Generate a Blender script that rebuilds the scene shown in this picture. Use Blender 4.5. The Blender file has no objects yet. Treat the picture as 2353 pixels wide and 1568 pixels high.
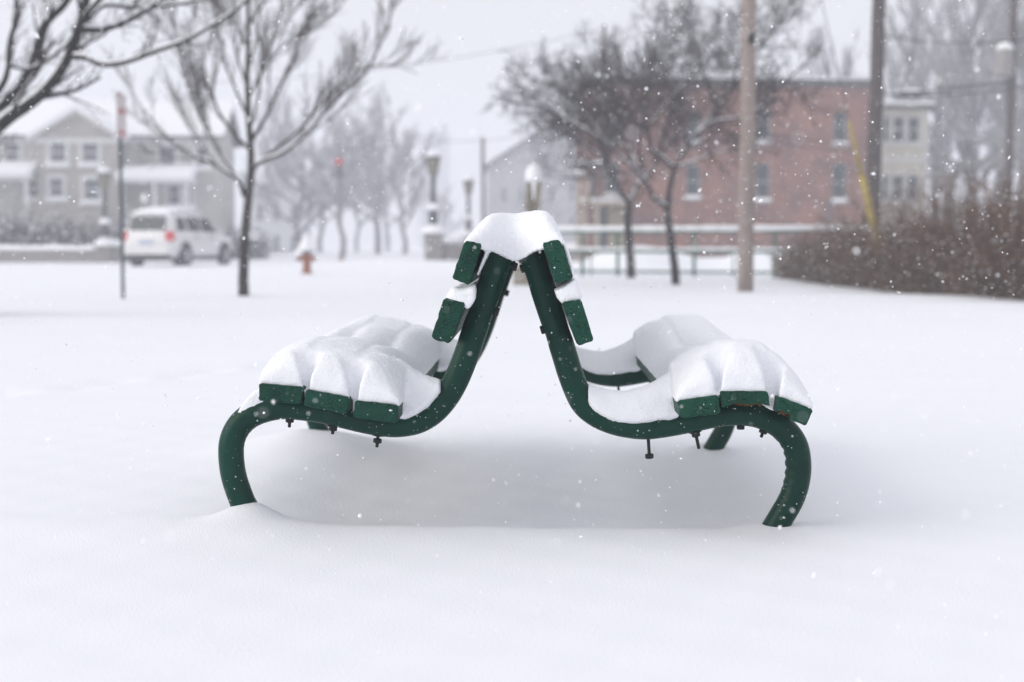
import bpy, bmesh, math, random
import numpy as np
from mathutils import Vector, Matrix, Euler

# ------------------------------------------------------------------ camera, sky, sun, exposure
scene = bpy.context.scene
COL = scene.collection
R = math.radians
random.seed(7)
rng = np.random.default_rng(11)

EYE = 0.767                     # eye height above the snow
FPX = 3268.0                    # 50 mm lens in survey pixels (2353 wide)
PITCH = R(3.96)
cam_d = bpy.data.cameras.new('camera')
cam_d.lens = 50; cam_d.sensor_width = 36
cam_d.clip_start = 0.05; cam_d.clip_end = 3000
cam_d.dof.use_dof = True
cam_d.dof.focus_distance = 3.68
cam_d.dof.aperture_fstop = 2.35
cam = bpy.data.objects.new('camera', cam_d); COL.objects.link(cam)
cam.location = (0, 0, EYE)
cam.rotation_euler = (math.pi/2 - PITCH, 0, 0)
scene.camera = cam

SUN_EL, SUN_AZ = R(22), R(255)   # high diffuse sun behind thick cloud
world = bpy.data.worlds.new('World'); scene.world = world
world.use_nodes = True
wn, wl = world.node_tree.nodes, world.node_tree.links
wn.clear()
sky = wn.new('ShaderNodeTexSky'); sky.sky_type = 'NISHITA'; sky.sun_disc = False
sky.sun_elevation = SUN_EL; sky.sun_rotation = SUN_AZ
sky.air_density = 1.0; sky.dust_density = 5.0
b1 = wn.new('ShaderNodeBackground'); b1.inputs['Strength'].default_value = 0.07
wl.new(sky.outputs['Color'], b1.inputs['Color'])
b2 = wn.new('ShaderNodeBackground'); b2.inputs['Strength'].default_value = 1.0   # the even cloud deck
b2.inputs['Color'].default_value = (0.664, 0.670, 0.700, 1)
mx = wn.new('ShaderNodeMixShader'); mx.inputs[0].default_value = 0.90
out = wn.new('ShaderNodeOutputWorld')
wl.new(b1.outputs[0], mx.inputs[1]); wl.new(b2.outputs[0], mx.inputs[2]); wl.new(mx.outputs[0], out.inputs['Surface'])

sun_d = bpy.data.lights.new('sun', 'SUN'); sun_d.energy = 1.5; sun_d.angle = R(50); sun_d.color = (1.0, 0.955, 0.88)
sun = bpy.data.objects.new('sun', sun_d); COL.objects.link(sun)
sun.rotation_euler = (math.pi/2 - SUN_EL, 0, R(-72))

scene.view_settings.view_transform = 'Standard'
scene.view_settings.look = 'None'
scene.view_settings.exposure = 0.41
scene.view_settings.gamma = 1.0
scene.view_settings.use_curve_mapping = False
scene.cycles.max_bounces = 10
scene.cycles.diffuse_bounces = 8
scene.cycles.volume_bounces = 3
scene.cycles.use_denoising = True

# ------------------------------------------------------------------ helpers
def at(px, py, Y):
    """survey pixel + distance -> world point"""
    dx = (px - 1176.5) / FPX; du = (784 - py) / FPX
    dy = math.cos(PITCH) + du*math.sin(PITCH)
    dz = -math.sin(PITCH) + du*math.cos(PITCH)
    t = Y / dy
    return Vector((dx*t, Y, EYE + dz*t))

def tag(o, label=None, cat=None, group=None, kind=None):
    if label: o['label'] = label
    if cat: o['category'] = cat
    if group: o['group'] = group
    if kind: o['kind'] = kind
    return o

def empty(name, loc=(0, 0, 0), rz=0.0, label=None, cat=None, group=None):
    o = bpy.data.objects.new(name, None); COL.objects.link(o)
    o.location = loc; o.rotation_euler = (0, 0, rz); o.empty_display_size = 0.2
    return tag(o, label, cat, group)

class MB:
    """collects shapes, builds ONE mesh object"""
    def __init__(s): s.v = []; s.f = []; s.m = []
    def add(s, vs, fs, mi=0):
        o = len(s.v); s.v.extend([tuple(p) for p in vs])
        s.f.extend([tuple(i+o for i in f) for f in fs]); s.m.extend([mi]*len(fs))
        return s
    def box(s, x0, x1, y0, y1, z0, z1, mi=0, M=None):
        vs = [Vector(p) for p in ((x0,y0,z0),(x1,y0,z0),(x1,y1,z0),(x0,y1,z0),(x0,y0,z1),(x1,y0,z1),(x1,y1,z1),(x0,y1,z1))]
        if M is not None: vs = [M @ p for p in vs]
        return s.add(vs, [(0,3,2,1),(4,5,6,7),(0,1,5,4),(1,2,6,5),(2,3,7,6),(3,0,4,7)], mi)
    def prism(s, poly, y0, y1, mi=0):
        """polygon in x,z extruded along y"""
        n = len(poly)
        vs = [(x, y0, z) for x, z in poly] + [(x, y1, z) for x, z in poly]
        fs = [tuple(range(n))[::1], tuple(range(2*n-1, n-1, -1))]
        fs += [(i, i+n, (i+1) % n + n, (i+1) % n) for i in range(n)]
        return s.add(vs, fs, mi)
    def lathe(s, prof, n=16, c=(0, 0, 0), mi=0, ax='z'):
        vs = []; fs = []
        for r, z in prof:
            for k in range(n):
                a = 2*math.pi*k/n
                p = (r*math.cos(a), r*math.sin(a), z)
                if ax == 'x': p = (z, p[0], p[1])
                if ax == 'y': p = (p[0], z, p[1])
                vs.append((p[0]+c[0], p[1]+c[1], p[2]+c[2]))
        m = len(prof)
        for i in range(m-1):
            for k in range(n):
                fs.append((i*n+k, i*n+(k+1) % n, (i+1)*n+(k+1) % n, (i+1)*n+k))
        fs.append(tuple(range(n))[::-1]); fs.append(tuple((m-1)*n+k for k in range(n)))
        return s.add(vs, fs, mi)
    def tube(s, pts, rad, n=6, mi=0, ref=None, caps=True, squash=None):
        P = np.asarray([tuple(p) for p in pts], float); m = len(P)
        rad = np.broadcast_to(np.asarray(rad, float), (m,))
        T = np.gradient(P, axis=0); T /= np.maximum(np.linalg.norm(T, axis=1), 1e-9)[:, None]
        if ref is None:
            d = np.abs(P[-1]-P[0]); ref = np.eye(3)[int(np.argmin(d))]
        U = np.cross(T, np.asarray(ref, float)); U /= np.maximum(np.linalg.norm(U, axis=1), 1e-9)[:, None]
        W = np.cross(U, T)
        a = np.arange(n)*2*math.pi/n
        V = P[:, None, :] + rad[:, None, None]*(np.cos(a)[None, :, None]*U[:, None, :] + np.sin(a)[None, :, None]*W[:, None, :])
        V = V.reshape(-1, 3)
        fs = []
        for i in range(m-1):
            b = i*n
            for k in range(n):
                k2 = (k+1) % n
                fs.append((b+k, b+k2, b+n+k2, b+n+k))
        if caps:
            fs.append(tuple(range(n))[::-1]); fs.append(tuple((m-1)*n+k for k in range(n)))
        return s.add(V.tolist(), fs, mi)
    def mesh(s, name, mats, smooth=False):
        me = bpy.data.meshes.new(name)
        me.from_pydata(s.v, [], s.f)
        mats = mats if isinstance(mats, (list, tuple)) else [mats]
        for m in mats: me.materials.append(m)
        if len(mats) > 1: me.polygons.foreach_set('material_index', s.m)
        if smooth: me.polygons.foreach_set('use_smooth', [True]*len(s.f))
        me.update()
        return me
    def build(s, name, mats, parent=None, smooth=False, fix=True):
        me = s.mesh(name, mats, smooth)
        if fix:
            bm = bmesh.new(); bm.from_mesh(me); bmesh.ops.recalc_face_normals(bm, faces=bm.faces); bm.to_mesh(me); bm.free()
        o = bpy.data.objects.new(name, me); COL.objects.link(o)
        if parent is not None: o.parent = parent
        return o

def copy_tree(o, parent=None):
    c = o.copy(); COL.objects.link(c)
    if parent is not None: c.parent = parent
    for ch in list(o.children):
        copy_tree(ch, c)
    return c

def catmull(pts, k=6):
    P = [np.asarray(p, float) for p in pts]
    P = [2*P[0]-P[1]] + P + [2*P[-1]-P[-2]]
    o = []
    for i in range(1, len(P)-2):
        a, b, c, d = P[i-1:i+3]
        for j in range(k):
            t = j/k
            o.append(0.5*((2*b)+(-a+c)*t+(2*a-5*b+4*c-d)*t*t+(-a+3*b-3*c+d)*t**3))
    o.append(P[-2])
    return np.array(o)

# ------------------------------------------------------------------ materials
def mat(name, color, rough=0.7, spec=0.5, metal=0.0, var=0.0, vscale=4.0, bump=0.0, bscale=30.0, var_col=None, detail=4.0,
        stretch=(1, 1, 1), coat=0.0, sss=0.0, bdist=0.01):
    m = bpy.data.materials.new(name); m.use_nodes = True
    n, l = m.node_tree.nodes, m.node_tree.links
    b = n['Principled BSDF']
    b.inputs['Base Color'].default_value = (*color, 1)
    b.inputs['Roughness'].default_value = rough
    b.inputs['Specular IOR Level'].default_value = spec
    b.inputs['Metallic'].default_value = metal
    b.inputs['Coat Weight'].default_value = coat
    if sss:
        b.inputs['Subsurface Weight'].default_value = sss
        b.inputs['Subsurface Radius'].default_value = (1.0, 1.0, 1.1)
        b.inputs['Subsurface Scale'].default_value = 0.012
    tc = n.new('ShaderNodeTexCoord'); mp = n.new('ShaderNodeMapping'); mp.inputs['Scale'].default_value = stretch
    l.new(tc.outputs['Object'], mp.inputs['Vector'])
    if var:
        t = n.new('ShaderNodeTexNoise'); t.inputs['Scale'].default_value = vscale; t.inputs['Detail'].default_value = detail
        t.inputs['Roughness'].default_value = 0.65
        l.new(mp.outputs['Vector'], t.inputs['Vector'])
        r = n.new('ShaderNodeValToRGB')
        c2 = var_col if var_col else tuple(c*(1-var) for c in color)
        r.color_ramp.elements[0].position = 0.32; r.color_ramp.elements[1].position = 0.68
        r.color_ramp.elements[0].color = (*c2, 1); r.color_ramp.elements[1].color = (*color, 1)
        l.new(t.outputs['Fac'], r.inputs['Fac']); l.new(r.outputs['Color'], b.inputs['Base Color'])
    if bump:
        t2 = n.new('ShaderNodeTexNoise'); t2.inputs['Scale'].default_value = bscale; t2.inputs['Detail'].default_value = 6
        l.new(mp.outputs['Vector'], t2.inputs['Vector'])
        bp = n.new('ShaderNodeBump'); bp.inputs['Strength'].default_value = bump; bp.inputs['Distance'].default_value = bdist
        l.new(t2.outputs['Fac'], bp.inputs['Height']); l.new(bp.outputs['Normal'], b.inputs['Normal'])
    return m

M = {}
M['snow'] = mat('snow', (0.90, 0.912, 0.955), 0.85, 0.2, var=0.02, vscale=1.2, bump=0.4, bscale=170, bdist=0.005)
M['snow_bench'] = mat('snow_fresh', (0.90, 0.912, 0.95), 0.85, 0.2, bump=0.6, bscale=200, bdist=0.006)
M['snow_far'] = mat('snow_plain', (0.90, 0.905, 0.93), 0.9, 0.1)
M['flake'] = mat('snowflake', (0.95, 0.95, 0.97), 0.7, 0.3)

def paint_wood(name, c, c2, crack=True):
    """old green paint over weathered wood: crackle cracks, worn grain and faded patches"""
    m = bpy.data.materials.new(name); m.use_nodes = True
    n, l = m.node_tree.nodes, m.node_tree.links
    b = n['Principled BSDF']; b.inputs['Roughness'].default_value = 0.48; b.inputs['Specular IOR Level'].default_value = 0.14
    tc = n.new('ShaderNodeTexCoord')
    mp = n.new('ShaderNodeMapping'); mp.inputs['Scale'].default_value = (1, 0.16, 1)
    l.new(tc.outputs['Object'], mp.inputs['Vector'])
    big = n.new('ShaderNodeTexNoise'); big.inputs['Scale'].default_value = 14; big.inputs['Detail'].default_value = 5
    l.new(mp.outputs[0], big.inputs['Vector'])
    rp = n.new('ShaderNodeValToRGB'); rp.color_ramp.elements[0].position = 0.35; rp.color_ramp.elements[1].position = 0.72
    rp.color_ramp.elements[0].color = (*c2, 1); rp.color_ramp.elements[1].color = (*c, 1)
    l.new(big.outputs['Fac'], rp.inputs['Fac'])
    # crackle: warped voronoi edge distance
    wz = n.new('ShaderNodeTexNoise'); wz.inputs['Scale'].default_value = 45; wz.inputs['Detail'].default_value = 4
    l.new(tc.outputs['Object'], wz.inputs['Vector'])
    va = n.new('ShaderNodeVectorMath'); va.operation = 'MULTIPLY_ADD'; va.inputs[1].default_value = (0.03, 0.03, 0.03)
    l.new(wz.outputs['Color'], va.inputs[0]); l.new(tc.outputs['Object'], va.inputs[2])
    mp2 = n.new('ShaderNodeMapping'); mp2.inputs['Scale'].default_value = (85, 14, 150); mp2.inputs['Rotation'].default_value = (0, 0.25, 0)
    l.new(va.outputs[0], mp2.inputs['Vector'])
    vo = n.new('ShaderNodeTexVoronoi'); vo.feature = 'DISTANCE_TO_EDGE'; vo.inputs['Scale'].default_value = 1.0
    l.new(mp2.outputs[0], vo.inputs['Vector'])
    cr = n.new('ShaderNodeValToRGB'); cr.color_ramp.elements[0].position = 0.006; cr.color_ramp.elements[1].position = 0.055
    l.new(vo.outputs['Distance'], cr.inputs['Fac'])
    msk = n.new('ShaderNodeTexNoise'); msk.inputs['Scale'].default_value = 22; l.new(tc.outputs['Object'], msk.inputs['Vector'])
    mr = n.new('ShaderNodeValToRGB'); mr.color_ramp.elements[0].position = 0.46; mr.color_ramp.elements[1].position = 0.64
    l.new(msk.outputs['Fac'], mr.inputs['Fac'])
    mm = n.new('ShaderNodeMath'); mm.operation = 'MAXIMUM'
    l.new(cr.outputs['Color'], mm.inputs[0]); l.new(mr.outputs['Color'], mm.inputs[1])
    mixc = n.new('ShaderNodeMix'); mixc.data_type = 'RGBA'
    mixc.inputs[6].default_value = (0.004, 0.007, 0.006, 1)
    l.new(mm.outputs[0], mixc.inputs[0]); l.new(rp.outputs['Color'], mixc.inputs[7])
    l.new(mixc.outputs[2], b.inputs['Base Color'])
    fine = n.new('ShaderNodeTexNoise'); fine.inputs['Scale'].default_value = 160; fine.inputs['Detail'].default_value = 5
    l.new(mp.outputs[0], fine.inputs['Vector'])
    add = n.new('ShaderNodeMath'); add.operation = 'MULTIPLY_ADD'; add.inputs[1].default_value = 0.6
    l.new(fine.outputs['Fac'], add.inputs[0]); l.new(mm.outputs[0], add.inputs[2])
    bp = n.new('ShaderNodeBump'); bp.inputs['Strength'].default_value = 0.75; bp.inputs['Distance'].default_value = 0.0024
    l.new(add.outputs[0], bp.inputs['Height']); l.new(bp.outputs['Normal'], b.inputs['Normal'])
    return m
M['plank'] = paint_wood('green_painted_wood', (0.010, 0.070, 0.045), (0.006, 0.048, 0.031))
M['plank_smooth'] = paint_wood('green_painted_wood_sound', (0.012, 0.080, 0.050), (0.009, 0.064, 0.041))
M['rot'] = mat('rotten_wood', (0.17, 0.080, 0.022), 0.9, 0.2, var=0.8, vscale=60, var_col=(0.010, 0.010, 0.007), bump=0.8, bscale=120, bdist=0.006)
M['pipe'] = mat('green_pipe_paint', (0.004, 0.046, 0.031), 0.31, 0.15, var=0.35, vscale=7, bump=0.12, bscale=90, bdist=0.003)
M['bolt'] = mat('bolt_steel', (0.008, 0.016, 0.014), 0.55, 0.4, metal=0.2, var=0.5, vscale=80)

M['bark'] = mat('bark', (0.060, 0.052, 0.047), 0.95, 0.2, var=0.5, vscale=9, bump=0.6, bscale=18, stretch=(1, 1, 0.25), bdist=0.02)
M['bark_dark'] = mat('bark_dark', (0.030, 0.028, 0.027), 0.95, 0.2, var=0.5, vscale=9, bump=0.6, bscale=18, stretch=(1, 1, 0.25), bdist=0.02)
M['bark_far'] = mat('bark_haze_tint', (0.25, 0.24, 0.245), 0.95, 0.1, var=0.4, vscale=2)  # distant bark, lightened in its colour to add to the haze fade
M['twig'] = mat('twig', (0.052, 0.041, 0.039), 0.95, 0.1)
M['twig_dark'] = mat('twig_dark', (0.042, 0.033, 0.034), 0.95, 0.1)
M['twig_haze_tint'] = mat('twig_haze_tint', (0.34, 0.335, 0.345), 0.95, 0.1)  # pale grey stands in for haze over the distant twigs
M['hedge'] = mat('hedge_stem', (0.165, 0.098, 0.058), 0.95, 0.1, var=0.6, vscale=3)
M['leaf_dead'] = mat('dead_leaf', (0.37, 0.24, 0.15), 0.95, 0.1, var=0.6, vscale=2)
M['shrub'] = mat('shrub_foliage', (0.07, 0.075, 0.08), 0.95, 0.1, var=0.4, vscale=2)
M['pole_pale'] = mat('pole_pale_wood', (0.34, 0.285, 0.26), 0.9, 0.2, var=0.45, vscale=5, stretch=(3, 3, 0.35), bump=0.4, bscale=20, bdist=0.01, var_col=(0.21, 0.165, 0.145))
M['pole_brown'] = mat('pole_brown_wood', (0.085, 0.066, 0.06), 0.9, 0.2, var=0.35, vscale=5, stretch=(2, 2, 0.3))
M['steel'] = mat('galvanised_steel', (0.10, 0.125, 0.145), 0.5, 0.5, metal=0.5, var=0.25, vscale=12)
M['sign_white'] = mat('sign_white', (0.70, 0.66, 0.67), 0.5)
M['sign_red'] = mat('sign_red', (0.50, 0.12, 0.13), 0.5)
M['orange'] = mat('hydrant_orange', (0.36, 0.115, 0.040), 0.55, var=0.35, vscale=8)
M['iron'] = mat('cast_iron', (0.045, 0.055, 0.06), 0.6, var=0.3, vscale=9)
M['hyd_cap'] = mat('hydrant_cap', (0.09, 0.11, 0.13), 0.6)
M['stone'] = mat('stone_pier', (0.30, 0.28, 0.27), 0.9, var=0.35, vscale=6, bump=0.4, bscale=15, bdist=0.02)
M['tan_stone'] = mat('tan_stone', (0.30, 0.265, 0.20), 0.9, var=0.4, vscale=7, bump=0.4, bscale=20, bdist=0.02)
M['slot'] = mat('dark_slot', (0.06, 0.055, 0.045), 0.9)
M['lamp_glass'] = mat('lantern_glass', (0.24, 0.21, 0.15), 0.35, var=0.2, vscale=6)
M['fence'] = mat('green_rail', (0.045, 0.135, 0.092), 0.6, var=0.3, vscale=3)
M['yellow'] = mat('yellow_guard', (0.44, 0.33, 0.06), 0.5, var=0.3, vscale=3)
M['car'] = mat('car_white', (0.74, 0.73, 0.73), 0.3, coat=0.6, var=0.08, vscale=1.5)
M['glass_dark'] = mat('dark_glass', (0.030, 0.038, 0.045), 0.15, 0.3)
M['glass_pale'] = mat('glass_haze_tint', (0.15, 0.16, 0.18), 0.2, 0.3)  # panes of the far houses and tower, haze paleness painted into the glass
M['far_pale'] = mat('wall_haze_tint', (0.50, 0.50, 0.51), 0.9, var=0.1, vscale=0.4)  # tower wall colour raised towards the sky to imitate thicker haze
M['glass_teal'] = mat('windscreen_glass', (0.14, 0.22, 0.23), 0.12, 0.6)
M['tyre'] = mat('tyre', (0.028, 0.028, 0.03), 0.85)
M['rim'] = mat('alloy_rim', (0.36, 0.37, 0.39), 0.4, metal=0.5)
M['plastic'] = mat('black_plastic', (0.04, 0.04, 0.043), 0.7)
M['tail'] = mat('tail_light_red', (0.55, 0.022, 0.022), 0.25)
M['plate'] = mat('number_plate', (0.40, 0.44, 0.55), 0.5)
M['roof_dark'] = mat('roof_edge', (0.06, 0.058, 0.06), 0.85)
M['trim'] = mat('white_trim', (0.68, 0.68, 0.68), 0.7)
M['cream'] = mat('cream_siding', (0.66, 0.63, 0.51), 0.8, var=0.12, vscale=2)
M['white_siding'] = mat('white_siding', (0.62, 0.63, 0.65), 0.8, var=0.1, vscale=2)
M['far_wall'] = mat('far_grey_wall', (0.36, 0.36, 0.37), 0.9, var=0.15, vscale=0.6)
M['porch_tan'] = mat('porch_timber', (0.34, 0.28, 0.21), 0.8)
M['porch_yellow'] = mat('porch_yellow_wall', (0.30, 0.25, 0.16), 0.8)
M['wire'] = mat('cable', (0.05, 0.05, 0.055), 0.8)
M['red_lamp'] = mat('signal_red', (0.7, 0.02, 0.03), 0.4)

def siding(name, c, pitch):
    m = mat(name, c, 0.85, var=0.16, vscale=1.4)
    n, l = m.node_tree.nodes, m.node_tree.links
    tc = n.new('ShaderNodeTexCoord'); w = n.new('ShaderNodeTexWave'); w.bands_direction = 'Z'; w.wave_profile = 'SAW'
    w.inputs['Scale'].default_value = 1.0/pitch*0.5
    l.new(tc.outputs['Object'], w.inputs['Vector'])
    bp = n.new('ShaderNodeBump'); bp.inputs['Strength'].default_value = 0.8; bp.inputs['Distance'].default_value = 0.02
    l.new(w.outputs['Fac'], bp.inputs['Height']); l.new(bp.outputs['Normal'], n['Principled BSDF'].inputs['Normal'])
    return m
M['siding_grey'] = siding('grey_shingle_siding', (0.46, 0.435, 0.41), 0.18)
M['siding_pale'] = siding('pale_shingle_siding', (0.52, 0.505, 0.49), 0.18)

def brick_mat():
    m = bpy.data.materials.new('red_brick'); m.use_nodes = True
    n, l = m.node_tree.nodes, m.node_tree.links; b = n['Principled BSDF']; b.inputs['Roughness'].default_value = 0.9
    tc = n.new('ShaderNodeTexCoord'); mp = n.new('ShaderNodeMapping'); mp.inputs['Rotation'].default_value = (R(90), 0, 0)
    l.new(tc.outputs['Object'], mp.inputs['Vector'])
    br = n.new('ShaderNodeTexBrick'); br.inputs['Scale'].default_value = 1.0
    br.inputs['Brick Width'].default_value = 0.22; br.inputs['Row Height'].default_value = 0.075; br.inputs['Mortar Size'].default_value = 0.008
    br.inputs['Color1'].default_value = (0.30, 0.122, 0.078, 1); br.inputs['Color2'].default_value = (0.19, 0.076, 0.052, 1)
    br.inputs['Mortar'].default_value = (0.24, 0.15, 0.13, 1)
    l.new(mp.outputs[0], br.inputs['Vector'])
    t = n.new('ShaderNodeTexNoise'); t.inputs['Scale'].default_value = 0.9; t.inputs['Detail'].default_value = 5
    l.new(tc.outputs['Object'], t.inputs['Vector'])
    rp = n.new('ShaderNodeValToRGB'); rp.color_ramp.elements[0].position = 0.35; rp.color_ramp.elements[1].position = 0.65
    rp.color_ramp.elements[0].color = (0.62, 0.66, 0.74, 1); rp.color_ramp.elements[1].color = (1.18, 1.10, 1.0, 1)
    l.new(t.outputs['Fac'], rp.inputs['Fac'])
    mi = n.new('ShaderNodeMix'); mi.data_type = 'RGBA'; mi.blend_type = 'MULTIPLY'; mi.inputs[0].default_value = 1.0
    l.new(br.outputs['Color'], mi.inputs[6]); l.new(rp.outputs['Color'], mi.inputs[7]); l.new(mi.outputs[2], b.inputs['Base Color'])
    return m
M['brick'] = brick_mat()

# ------------------------------------------------------------------ snow ground
def axis(lo, hi, step, far_lo, far_hi, g=1.07):
    a = list(np.arange(lo, hi+1e-6, step))
    s = step; x = hi
    while x < far_hi: s *= g; x += s; a.append(min(x, far_hi))
    s = step; x = lo; pre = []
    while x > far_lo: s *= g; x -= s; pre.append(max(x, far_lo))
    return np.array(pre[::-1] + a)

def sst(a, b, x):
    t = np.clip((x-a)/(b-a), 0, 1); return t*t*(3-2*t)

_w = [(rng.uniform(0, 2*math.pi), rng.uniform(1.1, 7.0), rng.uniform(0, 6.28)) for _ in range(18)]
def undul(x, y):
    z = 0
    for a, L, p in _w:
        k = 2*math.pi/L
        z = z + 0.0028*(L/3)*np.sin(k*(x*math.cos(a)+y*math.sin(a))+p + 0.6*np.sin(0.5*k*(y*math.cos(a)-x*math.sin(a))))
    return z

BENCH_P = at(1187, 1215, 3.81); BX = BENCH_P.x
MOUNDS = []   # (x, y, height, sx, sy)
def mound(px, Y, h, sx, sy): MOUNDS.append((at(px, 700, Y).x, Y, h, sx, sy))
mound(900, 47, 0.22, 3.2, 2.0); mound(760, 50, 0.12, 3, 2); mound(1130, 45, 0.12, 2.5, 1.5)
mound(1450, 41, 0.62, 1.0, 1.3); mound(1540, 42, 0.50, 1.1, 1.2); mound(1385, 43, 0.42, 0.8, 1.2)
mound(1740, 41, 0.70, 1.0, 1.3); mound(1830, 43, 0.5, 1.2, 1.2); mound(1640, 44, 0.3, 1.6, 1.4)
mound(565, 20.25, 0.06, 0.25, 0.22); mound(285, 19.3, 0.03, 0.2, 0.2); mound(1712, 22.1, 0.05, 0.3, 0.25)
mound(705, 34.2, 0.05, 0.5, 0.4); mound(1500, 29, 0.06, 1.0, 0.8)
mound(2300, 17.2, 0.05, 1.5, 0.5)

def ground_z(x, y):
    x = np.asarray(x, float); y = np.asarray(y, float)
    z = undul(x, y)*(0.45 + 0.55*sst(7, 16, y))
    # crest of drifted snow in front of the bench: higher by the left leg, lower to the right
    u = (x-BX)
    crest = 0.014*np.exp(-((u+0.66)/0.15)**2) + 0.022*sst(0.4, -0.5, u)
    z = z*sst(0.0, 1.2, np.hypot(np.maximum(np.abs(u)-0.75, 0), np.maximum(np.abs(y-4.4)-0.7, 0))*0.8+0.15) 
    z = z + crest*np.exp(-((y-3.74)/0.22)**2)
    # wind-scoured hollow under the bench
    edge = 3.70 + 0.05*np.sin(2.2*u+0.4) + 0.16*np.clip(np.abs(u)-0.45, 0, 1)**1.5
    wx = 1-sst(0.50, 0.86, np.abs(u-0.02))
    d = sst(edge, edge+0.30, y)*(1-sst(4.45, 5.9, y))
    z = z - 0.048*d*wx
    # small collars of snow blown against the legs
    for lx, ly, h, s in ((at(574, 1160, 3.81).x, 3.82, 0.043, 0.085), (at(1777, 1215, 3.81).x, 3.83, 0.012, 0.09),
                         (at(1625, 1020, 5.21).x, 5.23, 0.035, 0.09), (at(735, 1000, 5.21).x, 5.18, 0.085, 0.30)):
        z = z + h*np.exp(-((x-lx)**2+(y-ly)**2)/s**2)
    # faint wind ripples and the softened dents of an old trail of steps on the left
    z = z + 0.0022*np.sin(9.0*y+1.3*np.sin(1.1*x)+0.8*x)*np.sin(0.7*x+0.4*y)*sst(1.2, 2.0, np.abs(u)+np.clip(3.4-y, 0, 2)) \
          + 0.0016*np.sin(21*x+4*y)*np.sin(17*y-6*x)
    for k_ in range(9):
        fx, fy = -2.95+0.19*k_+0.09*(k_ % 2), 6.5+0.34*k_
        z = z - 0.022*np.exp(-((x-fx)/0.11)**2-((y-fy)/0.17)**2) + 0.008*np.exp(-((x-fx-.16)/0.10)**2-((y-fy)/0.2)**2)
    for mx_, my_, h, sx, sy in MOUNDS:
        z = z + h*np.exp(-((x-mx_)/sx)**2-((y-my_)/sy)**2)
    return z
def gz(x, y): return float(ground_z(x, y))

ax = axis(-1.5, 1.5, 0.02, -300, 300, 1.055); ay = axis(2.2, 6.2, 0.02, -40, 330, 1.03)
GX, GY = np.meshgrid(ax, ay)
GZ = ground_z(GX, GY)
nx, ny = len(ax), len(ay)
vs = np.stack([GX, GY, GZ], -1).reshape(-1, 3)
idx = np.arange(nx*ny).reshape(ny, nx)
fs = np.stack([idx[:-1, :-1], idx[:-1, 1:], idx[1:, 1:], idx[1:, :-1]], -1).reshape(-1, 4)
me = bpy.data.meshes.new('snow_ground'); me.from_pydata(vs.tolist(), [], fs.tolist())
me.materials.append(M['snow']); me.polygons.foreach_set('use_smooth', [True]*len(fs)); me.update()
g = bpy.data.objects.new('snow_ground', me); COL.objects.link(g)
tag(g, 'smooth white snow covering the park lawn', 'snow', kind='structure')

# ------------------------------------------------------------------ the bench
YF = 3.81; OVER = 0.19; LB = 1.40; YP = YF - OVER
def z1(zx, zy): return (451.8+zx*0.4922, 451.8+zy*0.4922)
def z2(zx, zy): return (1129.4+zx*0.5163, 451.8+zy*0.5163)
def z5(zx, zy): return (922.4+zx*0.2521, 282.4+zy*0.2521)
def loc(p, Y):
    w = at(p[0], p[1], Y); return (w.x-BX, w.z)
def P1(*pts, Y=YF): return [loc(z1(*p), Y) for p in pts]
def P2(*pts, Y=YF): return [loc(z2(*p), Y) for p in pts]
def P5(*pts, Y=YF): return [loc(z5(*p), Y) for p in pts]

BYAW = R(-0.98)
bench = empty('park_bench', (BX, YF, 0), BYAW, 'dark green back-to-back park bench, planks on bent pipes, buried in snow', 'bench')
BM = Matrix.Translation((BX, YF, 0)) @ Matrix.Rotation(BYAW, 4, 'Z')

left_c = P1((250,1510),(228,1462),(203,1412),(168,1305),(156,1200),(165,1130),(195,1072),(244,1028),(312,999),(400,983),(500,990),(600,1005),(700,1029),(790,1050),(870,1063),(945,1066),(1030,1050),(1102,1008),(1162,942),(1205,870),(1240,790),(1268,715),(1302,612),(1338,510),(1374,405),(1408,308),(1438,222))
right_c = P2((1212,1550),(1250,1482),(1290,1415),(1328,1348),(1353,1275),(1362,1190),(1345,1098),(1284,1022),(1195,975),(1100,961),(1000,969),(880,994),(760,1016),(680,1024),(605,1017),(535,1000),(465,968),(404,912),(357,806),(325,705),(295,608),(253,485),(211,355),(166,222))
PR = 0.0345
def frame_tube(c2, yoff, wrinkle):
    c = catmull(c2, 6); n = 24
    pts = np.stack([c[:, 0], np.full(len(c), yoff), c[:, 1]], 1)
    mb = MB(); mb.tube(pts, PR, n=n, ref=(0, 1, 0))
    V = np.array(mb.v)
    cen = np.repeat(pts, n, 0); s = np.repeat(np.arange(len(c)), n)
    off = V-cen
    # bend wrinkles on the inside of the leg curve, flats where the planks are bolted through
    inner = np.clip(-np.sign(wrinkle)*0 + (off[:, 0]*(-1 if wrinkle > 0 else 1))/PR, 0, 1)
    L = len(c)
    w = np.exp(-((s-L*0.22)/(L*0.065))**2)*inner*(0.0026 if wrinkle > 0 else 0.0006)
    k = 1 + w/PR*np.sin(s*1.9)
    for f in (0.865, 0.95):
        k = k*(1-0.05*np.exp(-((s-L*f)/2.0)**2)*np.clip(np.abs(off[:, 0])/PR, 0, 1))
    V = cen + off*k[:, None]
    mb.v = V.tolist()
    return mb.build('frame_tube', M['pipe'], bench, smooth=True)
for yo in (0.0, LB):
    frame_tube(left_c, yo, -1); frame_tube(right_c, yo, 1)

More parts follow.
